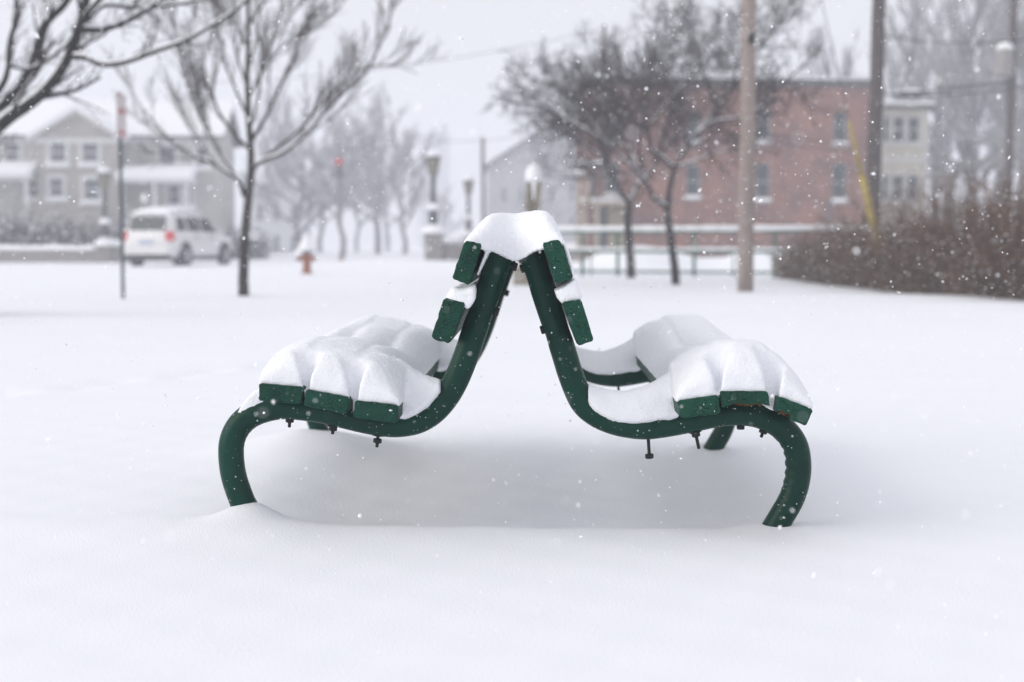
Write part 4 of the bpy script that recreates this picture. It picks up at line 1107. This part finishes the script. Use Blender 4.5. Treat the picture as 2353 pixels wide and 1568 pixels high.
# --- red brick building
cR = at(2011, 590, 60.0); cL = at(1352, 590, 59.3)
zb = 0.0
ang = math.atan2(cR.y-cL.y, cR.x-cL.x); W_ = math.hypot(cR.x-cL.x, cR.y-cL.y)
bk = empty('brick_building', (cL.x, cL.y, zb), ang, 'two-storey flat-roofed red brick building behind the railing', 'building')
Hb = at(2011, 183, 60.0).z
def bx(px):
    """distance along the facade for a survey column"""
    r = (px-1176.5)/FPX
    c_, s_ = math.cos(ang), math.sin(ang)
    # cL + t*(c,s): x = r*y
    return (r*cL.y-cL.x)/(c_-r*s_)
def bz(py, px): t = bx(px); return at(px, py, cL.y+t*math.sin(ang)).z
holes = []
for px, rows in ((1405, ((245, 328), (372, 450))), (1590, ((245, 330), (378, 456))), (1750, ((240, 327), (375, 462))), (1925, ((247, 333), (376, 463)))):
    for y0, y1 in rows:
        a, b = bx(px-17), bx(px+17); holes.append((a, b, bz(y1, px), bz(y0, px)))
mb = MB(); wall_open(mb, 0, W_, -.5, Hb-.32, holes)
D_ = 5.0
mb.add([(0, 0, -.5), (0, D_, -.5), (0, D_, Hb-.32), (0, 0, Hb-.32)], [(0, 1, 2, 3)]); mb.add([(W_, 0, -.5), (W_, D_, -.5), (W_, D_, Hb-.32), (W_, 0, Hb-.32)], [(0, 1, 2, 3)])
mb.add([(0, D_, -.5), (W_, D_, -.5), (W_, D_, Hb-.32), (0, D_, Hb-.32)], [(0, 1, 2, 3)])
mb.add([(0, .5, -.5), (W_, .5, -.5), (W_, .5, Hb-.32), (0, .5, Hb-.32)], [(0, 1, 2, 3)])
mb.build('wall', M['brick'], bk)
mb = MB(); mb.box(-.08, W_+.08, -.10, D_, Hb-.32, Hb-.02); mb.build('parapet', M['roof_dark'], bk)
mb = MB(); mb.box(.05, W_-.05, .1, D_-.1, Hb-.02, Hb+.10); mb.build('roof_snow', M['snow_far'], bk)
mb = MB(); mb.box(-.03, W_+.03, -.04, .02, Hb-1.35, Hb-1.22); mb.build('brick_course', M['brick'], bk)
for h in holes: window(bk, *h, bars=(1, 1), fm=M['far_wall'], gm=M['glass_dark'], lintel=M['brick'])
# arched basement heads, a downpipe, a blind upper panel
for px in (1590, 1760):
    a = bx(px-26); b = bx(px+26); zt = bz(505, px); mb = MB()
    n = 9
    pts = [((a+b)/2+(b-a)/2*math.cos(math.pi*k/n), -.02, zt-.28+.30*math.sin(math.pi*k/n)) for k in range(n+1)]
    mb.tube(pts, .075, n=6); mb.build('arch', M['brick'], bk)
mb = MB(); mb.tube([(bx(1898), -.06, -.3), (bx(1898), -.06, bz(470, 1898)), (bx(1905), -.06, bz(460, 1905))], .06, n=6); mb.build('downpipe', M['steel'], bk)
# two-tier timber porch on its left end
ph = empty('timber_porch', (bk.location.x, bk.location.y, 0), ang, 'tan timber porch with a snow ledge at the left end of the brick building', 'porch')
xa, xb = bx(1322), bx(1446)
zl = bz(466, 1385); zr_ = bz(388, 1360)
mb = MB(); mb.box(xa, xb, -1.5, -.03, zl-.14, zl); mb.build('ledge', M['porch_tan'], ph)
mb = MB(); mb.tube([(xa+(xb-xa)*k/8, -.8, zl+.02) for k in range(9)], .16, n=6); mb.build('snow', M['snow_far'], ph, smooth=True)
for px in (1330, 1362):
    mb = MB(); mb.box(bx(px)-.09, bx(px)+.09, -1.45, -1.27, -.2, zl-.14); mb.build('post', M['porch_tan'], ph)
mb = MB(); mb.box(bx(1344)-.07, bx(1344)+.07, -1.42, -1.28, zl+.0, zr_); mb.build('post', M['porch_tan'], ph)
mb = MB(); mb.box(bx(1318)-.1, bx(1392), -1.6, -.03, zr_, zr_+.14); mb.build('porch_roof', M['roof_dark'], ph)
mb = MB(); mb.box(bx(1318)-.1, bx(1390), -1.55, -.04, zr_+.142, zr_+.24); mb.build('snow', M['snow_far'], ph)
mb = MB(); mb.box(bx(1395), bx(1440), -.4, -.04, -.2, zl-.15); mb.build('screen', M['porch_yellow'], ph)
mb = MB(); mb.box(bx(1366), bx(1392), -.16, -.04, -.2, zl-.25); mb.build('door', M['glass_dark'], ph)
mb = MB(); mb.box(bx(1348), bx(1362), -.20, -.04, zl+.1, zr_-.1); mb.build('upper_window', M['glass_dark'], ph)
mb = MB(); mb.lathe([(.03, 0), (.22, .02), (.24, .12), (.14, .24), (.02, .27)], 10, (bx(1322), -1.35, bz(408, 1322))); mb.build('snow_cap', M['snow_far'], ph, smooth=True)
mb = MB(); mb.box(bx(1322)-.06, bx(1322)+.06, -1.41, -1.29, -.2, bz(408, 1322)); mb.build('post', M['porch_tan'], ph)

# --- cream porch house at the right of the brick building
def simple_at(px, Y): p = at(px, 590, Y); return (p.x, Y, 0)
Yc = 66.0; s_ = FPX/Yc
ch = empty('cream_house', simple_at(2018, Yc), R(4), 'cream clapboard house with stacked triple windows right of the brick building', 'house')
def cx_(px): return (px-2018)/s_
def cz_(py): return at(2080, py, Yc).z
holes = []
for (y0, y1) in ((268, 327), (402, 460)):
    for a, b in ((2024, 2040), (2047, 2075), (2082, 2110)): holes.append((cx_(a), cx_(b), cz_(y1), cz_(y0)))
mb = MB(); wx1 = cx_(2124); wall_open(mb, cx_(1990), wx1, -.4, cz_(250), holes)
mb.add([(wx1, 0, -.4), (wx1, 7, -.4), (wx1, 7, cz_(250)), (wx1, 0, cz_(250))], [(0, 1, 2, 3)]); mb.add([(cx_(1990), .4, -.4), (wx1, .4, -.4), (wx1, .4, cz_(250)), (cx_(1990), .4, cz_(250))], [(0, 1, 2, 3)])
mb.build('wall', M['cream'], ch)
mb = MB(); mb.box(cx_(1985), wx1+.3, -.35, 7, cz_(250), cz_(242)); mb.build('roof', M['roof_dark'], ch)
mb = MB(); mb.box(cx_(1986), wx1+.28, -.33, 6.9, cz_(242)+.003, cz_(234)); mb.build('roof_snow', M['snow_far'], ch)
for h in holes: window(ch, *h, bars=(1, 1), trim=.05, sill_snow=False)
mb = MB(); mb.box(cx_(1988), wx1+.06, -.07, .02, cz_(372), cz_(362)); mb.build('belt_course', M['trim'], ch)
mb = MB(); mb.box(wx1-.02, wx1+.1, -.05, .1, -.4, cz_(250)-.003); mb.build('corner_board', M['trim'], ch)

# --- shingled house on the left
Yh = 62.0; sh_ = FPX/Yh
hs_ = empty('shingle_house', simple_at(190, Yh), R(4), 'grey shingled two-storey house with a central gable under a snowy roof', 'house')
def hx(px): return (px-190)/sh_
def hz(py): return at(190, py, Yh).z
ez = hz(312)
# main body
holes = [(hx(366), hx(404), hz(380), hz(334)), (hx(70), hx(97), hz(452), hz(412)), (hx(20), hx(52), hz(372), hz(330)), (hx(385), hx(412), hz(470), hz(424)), (hx(425), hx(440), hz(470), hz(424)),
         (hx(-62), hx(-30), hz(375), hz(330)), (hx(-62), hx(-30), hz(455), hz(410)), (hx(450), hx(476), hz(380), hz(336))]
xl, xr = hx(-140), hx(498)
mb = MB(); wall_open(mb, xl, xr, -.4, ez, holes)
mb.add([(xr, 0, -.4), (xr, 6, -.4), (xr, 6, ez), (xr, 0, ez)], [(0, 1, 2, 3)]); mb.add([(xl, .4, -.4), (xr, .4, -.4), (xr, .4, ez), (xl, .4, ez)], [(0, 1, 2, 3)])
mb.add([(xr, 0, ez), (xr, 6, ez), (xr, 3.0, ez+1.45)], [(0, 1, 2)])
mb.add([(xl, 0, -.4), (xl, 6, -.4), (xl, 6, ez), (xl, 0, ez)], [(0, 1, 2, 3)]); mb.add([(xl, 0, ez), (xl, 6, ez), (xl, 3.0, ez+1.45)], [(0, 1, 2)]); mb.add([(xl, 6, -.4), (xr, 6, -.4), (xr, 6, ez), (xl, 6, ez)], [(0, 1, 2, 3)])
mb.build('wall', M['siding_pale'], hs_)
mb = MB(); mb.prism([(-.4, ez-.08), (3.0, ez+1.50), (6.4, ez-.08), (3.0, ez+1.30)], xl-.3, xr+.35)
mb.v = [(p[1], p[0], p[2]) for p in mb.v]; rf = mb.build('roof', M['roof_dark'], hs_)
mb = MB(); mb.prism([(-.48, ez-.02), (-.44, ez+.12), (3.0, ez+1.77), (6.4, ez+.10), (6.4, ez-.02), (3.0, ez+1.51)], xl-.32, xr+.37)
mb.v = [(p[1], p[0], p[2]) for p in mb.v]; mb.build('snow', M['snow_far'], rf)
mb = MB(); mb.box(xl, xr, -.05, .0-.003, ez-.3, ez-.09); mb.build('fascia', M['trim'], hs_)
for h in holes: window(hs_, *h, trim=.13, bars=(1, 1), gm=M['glass_pale'])
# projecting gable wing
gx0, gx1 = hx(108), hx(286); gy = -1.2; gzb = hz(322); gap = hz(262)
holes = [(hx(137), hx(172), hz(377), hz(332)), (hx(208), hx(243), hz(377), hz(332)), (hx(134), hx(164), hz(455), hz(412)), (hx(210), hx(244), hz(462), hz(414))]
mb = MB(); wall_open(mb, gx0, gx1, -.4, gzb, holes, y=gy)
mb.add([(gx0, gy, -.4), (gx0, 0, -.4), (gx0, 0, gzb), (gx0, gy, gzb)], [(0, 1, 2, 3)]); mb.add([(gx1, gy, -.4), (gx1, 0, -.4), (gx1, 0, gzb), (gx1, gy, gzb)], [(0, 1, 2, 3)])
mb.add([(gx0, gy+.4, -.4), (gx1, gy+.4, -.4), (gx1, gy+.4, gzb), (gx0, gy+.4, gzb)], [(0, 1, 2, 3)])
mb.add([(gx0, gy, gzb), (gx1, gy, gzb), ((gx0+gx1)/2, gy, gap)], [(0, 1, 2)])
mb.build('gable_wall', M['siding_grey'], hs_)
for h in holes: window(hs_, *h, y=gy, trim=.13, bars=(1, 1), gm=M['glass_pale'])
gm_ = (gx0+gx1)/2
mb = MB(); mb.prism([(gx0-.35, gzb-.16), (gm_, gap-.02), (gx1+.35, gzb-.16), (gx1+.35, gzb-.02), (gm_, gap+.12), (gx0-.35, gzb-.02)], gy-.3, 2.6); gr_ = mb.build('gable_roof', M['trim'], hs_)
mb = MB(); mb.prism([(gx0-.37, gzb-.015), (gm_, gap+.125), (gx1+.37, gzb-.015), (gx1+.37, gzb+.14), (gm_, gap+.36), (gx0-.37, gzb+.14)], gy-.28, 2.7); mb.build('snow', M['snow_far'], gr_)
mb = MB(); mb.box(gx0-.1, gx1+.1, gy-.07, gy-.003, gzb-.22, gzb-.02); mb.build('gable_band', M['trim'], hs_)
# porch roofs
for i, (a, b, yb, yt) in enumerate(((hx(-120), hx(101), 408, 386), (hx(292), hx(452), 415, 393))):
    z = hz(yb)
    mb = MB(); mb.prism([(-2.0, z-.16), (-2.0, z-.02), (-.003, z+.40), (-.003, z-.16)], a, b); mb.v = [(p[1], p[0], p[2]) for p in mb.v]; pr_ = mb.build('porch_roof', M['trim'], hs_)
    mb = MB(); mb.prism([(-2.08, z-.03), (-2.08, z+.22), (-1.8, z+.32), (-.002, z+.72), (-.002, z+.42), (-2.0, z-.015)], a-.05, b+.05); mb.v = [(p[1], p[0], p[2]) for p in mb.v]; mb.build('snow', M['snow_far'], pr_)
    for k in range(3):
        xx = a+.15+(b-a-.3)*k/2
        mb = MB(); mb.box(xx-.07, xx+.07, -1.9, -1.76, -.3, z-.16); mb.build('porch_column', M['trim'], hs_)

# --- white house behind the lawn tree
Yw = 92.0; sw_ = FPX/Yw
wh = empty('white_house', simple_at(640, Yw), R(6), 'pale white house fading into the snow behind the lawn tree', 'house')
def wxx(px): return (px-640)/sw_
def wzz(py): return at(640, py, Yw).z
holes = [(wxx(a), wxx(b), wzz(y1), wzz(y0)) for a, b in ((592, 606), (630, 644), (668, 682)) for y0, y1 in ((472, 502), (540, 578))]
mb = MB(); wall_open(mb, wxx(576), wxx(704), -.5, wzz(452), holes)
mb.add([(wxx(704), 0, -.5), (wxx(704), 8, -.5), (wxx(704), 8, wzz(452)), (wxx(704), 0, wzz(452))], [(0, 1, 2, 3)]); mb.add([(wxx(576), .4, -.5), (wxx(704), .4, -.5), (wxx(704), .4, wzz(452)), (wxx(576), .4, wzz(452))], [(0, 1, 2, 3)])
mb.add([(wxx(576), 0, wzz(452)), (wxx(704), 0, wzz(452)), (wxx(640), 0, wzz(398))], [(0, 1, 2)])
mb.build('wall', M['white_siding'], wh)
mb = MB(); mb.prism([(wxx(570), wzz(456)), (wxx(640), wzz(398)), (wxx(710), wzz(456)), (wxx(710), wzz(448)), (wxx(640), wzz(390)), (wxx(570), wzz(448))], -.3, 8); mb.build('roof', M['snow_far'], wh)
for h in holes: window(wh, *h, bars=(1, 1), sill_snow=False, gm=M['glass_pale'])
# small snow-covered car behind the hydrant
# --- far grey gabled house
Yg = 140.0; sg_ = FPX/Yg
gh = empty('grey_house', simple_at(1230, Yg), R(-8), 'faint grey gabled house in the distance behind the stone pillar', 'house')
def gxx(px): return (px-1230)/sg_
def gzz(py): return at(1230, py, Yg).z
x0_, x1_, xm = gxx(1118), gxx(1470), gxx(1292)
holes = [(gxx(a), gxx(b), gzz(y1), gzz(y0)) for a, b in ((1150, 1164), (1190, 1204), (1262, 1276), (1306, 1320)) for y0, y1 in ((430, 462), (500, 535))]
mb = MB(); wall_open(mb, x0_, x1_, -.5, gzz(385), holes)
mb.add([(x0_, 0, gzz(385)), (x1_, 0, gzz(385)), (xm, 0, gzz(278))], [(0, 1, 2)])
mb.add([(x0_, 0, -.5), (x0_, 9, -.5), (x0_, 9, gzz(385)), (x0_, 0, gzz(385))], [(0, 1, 2, 3)]); mb.add([(x0_, .4, -.5), (x1_, .4, -.5), (x1_, .4, gzz(385)), (x0_, .4, gzz(385))], [(0, 1, 2, 3)])
mb.build('wall', M['far_wall'], gh)
mb = MB(); mb.prism([(x0_-.5, gzz(392)), (xm, gzz(278)), (x1_+.5, gzz(392)), (x1_+.5, gzz(384)), (xm, gzz(268)), (x0_-.5, gzz(384))], -.6, 9.4); rf = mb.build('roof', M['roof_dark'], gh)
mb = MB(); mb.prism([(x0_-.45, gzz(384)+.01), (xm, gzz(268)+.01), (x1_+.45, gzz(384)+.01), (x1_+.45, gzz(378)), (xm, gzz(261)), (x0_-.45, gzz(378))], -.4, 9.3); mb.build('snow', M['snow_far'], rf)
for h in holes: window(gh, *h, bars=(1, 1), sill_snow=False)
# --- faint tower
Yv = 290.0; sv_ = FPX/Yv
tw = empty('church_tower', simple_at(1000, Yv), R(10), 'faint square tower almost lost in the snowfall above the lamp posts', 'tower')
tz = lambda py: at(1000, py, Yv).z
holes = [((-.5), .5, tz(400), tz(360))]
mb = MB(); wall_open(mb, -3.0, 3.0, -1, tz(318), holes); mb.add([(3, 0, -1), (3, 6, -1), (3, 6, tz(318)), (3, 0, tz(318))], [(0, 1, 2, 3)]); mb.add([(-3, 0, -1), (-3, 6, -1), (-3, 6, tz(318)), (-3, 0, tz(318))], [(0, 1, 2, 3)])
mb.add([(-3, 6, -1), (3, 6, -1), (3, 6, tz(318)), (-3, 6, tz(318))], [(0, 1, 2, 3)]); mb.add([(-3, .3, -1), (3, .3, -1), (3, .3, tz(318)), (-3, .3, tz(318))], [(0, 1, 2, 3)])
mb.build('wall', M['far_pale'], tw)
mb = MB(); mb.box(-3.3, 3.3, -.3, 6.3, tz(318), tz(312))
for k in range(4): mb.box(-3.3+k*1.85, -3.3+k*1.85+1.05, -.3, 6.3, tz(312)+.003, tz(304))
mb.build('battlement', M['far_pale'], tw)
window(tw, *holes[0], sill_snow=False, gm=M['glass_pale'])

# --- hanging traffic signal
p = at(780, 373, 74.0)
ts = empty('traffic_signal', p, R(8), 'red traffic signal hanging from a wire left of the lamp posts', 'traffic light')
mb = MB(); mb.box(-.19, .19, -.12, .12, -.85, .25); mb.build('housing', M['far_wall'], ts)
for z, m in ((0, 'red_lamp'), (-.33, 'plastic'), (-.66, 'plastic')):
    mb = MB(); mb.lathe([(.165, -.125), (.165, -.17), (.12, -.19), (.01, -.20)], 14, (0, 0, z), ax='y'); mb.build('lens', M[m], ts)
for z in (0,):
    mb = MB(); mb.box(-.20, .20, -.135, -.122, z-.2, z+.2); mb.build('red_backplate', M['red_lamp'], ts)
mb = MB(); mb.tube([(0, 0, .25), (0, 0, 1.1)], .02, n=5); mb.build('hanger', M['wire'], ts)
cable(at(610, 352, 78), at(960, 335, 70), 0.05, 0.018, 'thin span wire carrying the red signal')

# ------------------------------------------------------------------ parked car
def car():
    hd = R(16)
    x = at(417, 600, 47.6).x; y = 47.6
    o = empty('parked_car', (x, y, gz(x, y)-.02), math.pi/2-hd, 'white estate car with snow on its roof parked beyond the lawn, seen from behind', 'car')
    o.scale = (1.0, 1.0, 1.03)
    S = [  # x, half width, z bottom, z sill, z belt, half roof, z roof
        (-2.24, .70, .42, .50, .80, .66, .86), (-2.20, .82, .36, .46, .98, .70, 1.04), (-2.12, .88, .32, .44, 1.08, .70, 1.30), (-2.02, .90, .30, .42, 1.08, .67, 1.60), (-1.85, .905, .28, .40, 1.07, .66, 1.70),
        (-1.2, .91, .26, .38, 1.05, .66, 1.755), (-.4, .91, .25, .38, 1.03, .66, 1.76), (.25, .91, .25, .38, 1.02, .65, 1.71), (.65, .91, .26, .38, 1.02, .64, 1.52), (1.08, .90, .27, .39, 1.02, .66, 1.12),
        (1.5, .89, .28, .40, .98, .64, 1.03), (1.95, .86, .30, .42, .90, .60, .96), (2.15, .80, .34, .46, .76, .58, .84), (2.24, .68, .40, .50, .62, .50, .68)]
    vs = []; fs = []; ring = 14
    for (xx, w, zb_, zs, zt, wr, zr) in S:
        half = [(w*.86, zb_), (w*.985, zs), (w, (zs+zt)/2), (w*.985, zt-.04), (w*.95, zt+.01 if zr-zt > .12 else zt), (wr+.03, zr-.10 if zr-zt > .2 else (zt+zr)/2), (wr*.86, zr)]
        pr_ = [(-a, b) for a, b in half] ; pr_ = pr_ + half[::-1]
        vs += [(xx, a, b) for a, b in pr_]
    for i in range(len(S)-1):
        for k in range(ring):
            fs.append((i*ring+k, i*ring+(k+1) % ring, (i+1)*ring+(k+1) % ring, (i+1)*ring+k))
    fs.append(tuple(range(ring))); fs.append(tuple((len(S)-1)*ring+k for k in range(ring))[::-1])
    mb = MB(); mb.add(vs, fs); mb.build('body', M['car'], o, smooth=True)
    def ywall(z, zt, zr, w, wr): # greenhouse side y at height z
        f = (z-(zt+.01))/((zr-.10)-(zt+.01)); return (w*.95)*(1-f)+(wr+.03)*f
    def sidewin(x0, x1, x0t, x1t, zlo, zhi, nm, m):
        for s in (-1, 1):
            a = ywall(zlo, 1.03, 1.755, .91, .66)+.012; b = ywall(zhi, 1.03, 1.755, .91, .66)+.012
            q = MB(); q.add([(x0, s*a, zlo), (x1, s*a, zlo), (x1t, s*b, zhi), (x0t, s*b, zhi), (x0, s*(a-.05), zlo), (x1, s*(a-.05), zlo), (x1t, s*(b-.05), zhi), (x0t, s*(b-.05), zhi)],
                            [(0,1,2,3),(7,6,5,4),(0,4,5,1),(1,5,6,2),(2,6,7,3),(3,7,4,0)])
            q.build(nm, M[m], o)
    sidewin(-1.80, -1.15, -1.62, -1.15, 1.12, 1.55, 'quarter_window', 'glass_dark')
    sidewin(-1.03, -.22, -1.03, -.22, 1.11, 1.57, 'side_window', 'glass_dark')
    sidewin(-.10, .84, -.10, .40, 1.10, 1.55, 'side_window', 'glass_dark')
    # rear glass and windscreen
    q = MB(); q.add([(-2.20, -.66, 1.14), (-2.20, .66, 1.14), (-2.055, .60, 1.58), (-2.055, -.60, 1.58), (-2.10, -.66, 1.14), (-2.10, .66, 1.14), (-1.96, .60, 1.58), (-1.96, -.60, 1.58)],
                    [(0,1,2,3),(7,6,5,4),(0,4,5,1),(1,5,6,2),(2,6,7,3),(3,7,4,0)]); q.build('rear_window', M['glass_dark'], o)
    q = MB(); q.add([(1.06, -.66, 1.17), (1.06, .66, 1.17), (.40, .58, 1.66), (.40, -.58, 1.66), (.96, -.66, 1.13), (.96, .66, 1.13), (.32, .58, 1.62), (.32, -.58, 1.62)],
                    [(0,1,2,3),(7,6,5,4),(0,4,5,1),(1,5,6,2),(2,6,7,3),(3,7,4,0)]); q.build('windscreen', M['glass_teal'], o)
    for s in (-1, 1):
        q = MB(); q.box(-2.235, -2.04, s*.80-.115, s*.80+.115, .82, 1.10); q.build('tail_light', M['tail'], o)
        q = MB(); q.box(2.06, 2.17, s*.66-.13, s*.66+.13, .66, .80); q.build('headlight', M['rim'], o)
        q = MB(); q.box(.66, .82, s*1.02-.09, s*1.02+.09, 1.04, 1.20); q.build('mirror', M['car'], o)
        for xx in (-.62, .38):
            q = MB(); q.box(xx-.11, xx+.11, s*.925-.015, s*.925+.015, .93, .965); q.build('door_handle', M['plastic'], o)
    q = MB(); q.box(-2.285, -2.10, -.80, .80, .40, .62); q.build('bumper', M['car'], o)
    q = MB(); q.box(-2.27, -2.0, -.78, .78, .27, .396); q.build('bumper_skirt', M['plastic'], o)
    q = MB(); q.box(-2.255, -2.19, -.26, .26, .70, .84); q.build('number_plate', M['plate'], o)
    q = MB(); q.box(-1.8, 1.8, -.86, .86, .20, .32); q.build('underbody', M['plastic'], o)
    for xx in (-1.33, 1.36):
        for s in (-1, 1):
            q = MB(); q.lathe([(.39, .04), (.41, .035), (.41, -.02), (.39, -.03)], 24, (0, 0, 0), ax='y'); a = q.build('wheel_arch', M['plastic'], o); a.location = (xx, s*.905, .39)
            q = MB(); q.lathe([(.20, -.11), (.33, -.11), (.345, -.08), (.345, .08), (.33, .11), (.20, .11)], 24, (0, 0, 0), ax='y'); w = q.build('wheel', M['tyre'], o, smooth=False); w.location = (xx, s*.86, .345)
            q = MB(); q.lathe([(.04, -.125), (.20, -.118), (.215, -.10), (.215, .10), (.20, .118), (.04, .125)], 12, (0, 0, 0), ax='y'); q.build('rim', M['rim'], w)
    # snow on roof, bonnet and tailgate ledge
    q = MB(); ys_ = np.linspace(-.66, .66, 11); xs_ = np.linspace(-2.0, .32, 16)
    XX, YY = np.meshgrid(ys_, xs_)
    rz_ = np.interp(YY, [-2.02, -1.85, -1.2, -.4, .25, .4], [1.58, 1.70, 1.755, 1.76, 1.71, 1.65])
    th = .13*np.power(np.clip(1-(XX/.68)**4, 0, 1), .5)*np.power(np.clip(1-((YY+.85)/1.20)**6, 0, 1), .5)+.004
    vs2 = np.stack([YY, XX, rz_+th-.05*(np.abs(XX)/.66)**4], -1).reshape(-1, 3); n1, n2 = YY.shape
    ii = np.arange(n1*n2).reshape(n1, n2)
    q.add(vs2.tolist(), [tuple(f) for f in np.stack([ii[:-1, :-1], ii[:-1, 1:], ii[1:, 1:], ii[1:, :-1]], -1).reshape(-1, 4).tolist()])
    q.build('roof_snow', M['snow_far'], o, smooth=True)
    q = MB(); ys_ = np.linspace(-.6, .6, 9); xs_ = np.linspace(1.12, 2.0, 8); XX, YY = np.meshgrid(ys_, xs_)
    rz_ = np.interp(YY, [1.08, 1.5, 1.95, 2.15], [1.12, 1.03, .96, .84]); th = .07*np.power(np.clip(1-(XX/.62)**4, 0, 1), .5)*np.power(np.clip(1-((YY-1.55)/.47)**4, 0, 1), .5)
    n1, n2 = YY.shape; ii = np.arange(n1*n2).reshape(n1, n2)
    q.add(np.stack([YY, XX, rz_+th+.004], -1).reshape(-1, 3).tolist(), [tuple(f) for f in np.stack([ii[:-1, :-1], ii[:-1, 1:], ii[1:, 1:], ii[1:, :-1]], -1).reshape(-1, 4).tolist()])
    q.build('bonnet_snow', M['snow_far'], o, smooth=True)
    return o
car()

# ------------------------------------------------------------------ falling snow
mb_v, mb_f = [], []
rf_ = np.random.default_rng(99)
N = 84000
PX = rf_.uniform(-4.6, 4.6, N); PY = rf_.uniform(1.25, 11.5, N); PZ = rf_.uniform(0.02, 3.4, N)
SZ = 0.0013*np.exp(rf_.normal(0, 0.5, N))
keep = PZ > ground_z(PX, PY)+0.01
base_v = np.array([(1, 0, 0), (0, 1, 0), (-1, 0, 0), (0, -1, 0), (0, 0, 1), (0, 0, -1)], float)
base_f = np.array([(0,1,4),(1,2,4),(2,3,4),(3,0,4),(1,0,5),(2,1,5),(3,2,5),(0,3,5)])
PX, PY, PZ, SZ = PX[keep], PY[keep], PZ[keep], SZ[keep]; N = len(PX)
sc3 = rf_.uniform(0.5, 1.6, (N, 1, 3))*SZ[:, None, None]
ang_ = rf_.uniform(0, 6.283, (N, 3))
ca, sa = np.cos(ang_), np.sin(ang_)
V = base_v[None]*sc3*(1+rf_.uniform(-.35, .35, (N, 6, 1)))
x_, y_, z_ = V[..., 0], V[..., 1], V[..., 2]
y2 = y_*ca[:, 0:1]-z_*sa[:, 0:1]; z2_ = y_*sa[:, 0:1]+z_*ca[:, 0:1]
x3 = x_*ca[:, 1:2]+z2_*sa[:, 1:2]; z3_ = -x_*sa[:, 1:2]+z2_*ca[:, 1:2]
V = np.stack([x3+PX[:, None], y2+PY[:, None], z3_+PZ[:, None]], -1).reshape(-1, 3)
F = (base_f[None]+6*np.arange(N)[:, None, None]).reshape(-1, 3)
me = bpy.data.meshes.new('falling_snow'); me.from_pydata(V.tolist(), [], F.tolist()); me.materials.append(M['flake']); me.update()
o = bpy.data.objects.new('falling_snow', me); COL.objects.link(o)
tag(o, 'small white snowflakes falling through the air', 'snowflakes', kind='stuff')

# ------------------------------------------------------------------ snowy air
mb = MB(); mb.box(-308, 308, -48, 338, -2.0, 26)
hz_ = mb.build('haze', None or M['snow_far'])
hm = bpy.data.materials.new('snowy_air'); hm.use_nodes = True
n, l = hm.node_tree.nodes, hm.node_tree.links
n.remove(n['Principled BSDF'])
pv = n.new('ShaderNodeVolumePrincipled'); pv.inputs['Density'].default_value = 0.0042
pv.inputs['Color'].default_value = (0.91, 0.93, 1.0, 1); pv.inputs['Anisotropy'].default_value = 0.0
l.new(pv.outputs['Volume'], n['Material Output'].inputs['Volume'])
hz_.data.materials.clear(); hz_.data.materials.append(hm)
tag(hz_, 'pale snowy air fading the distance', 'haze', kind='stuff')
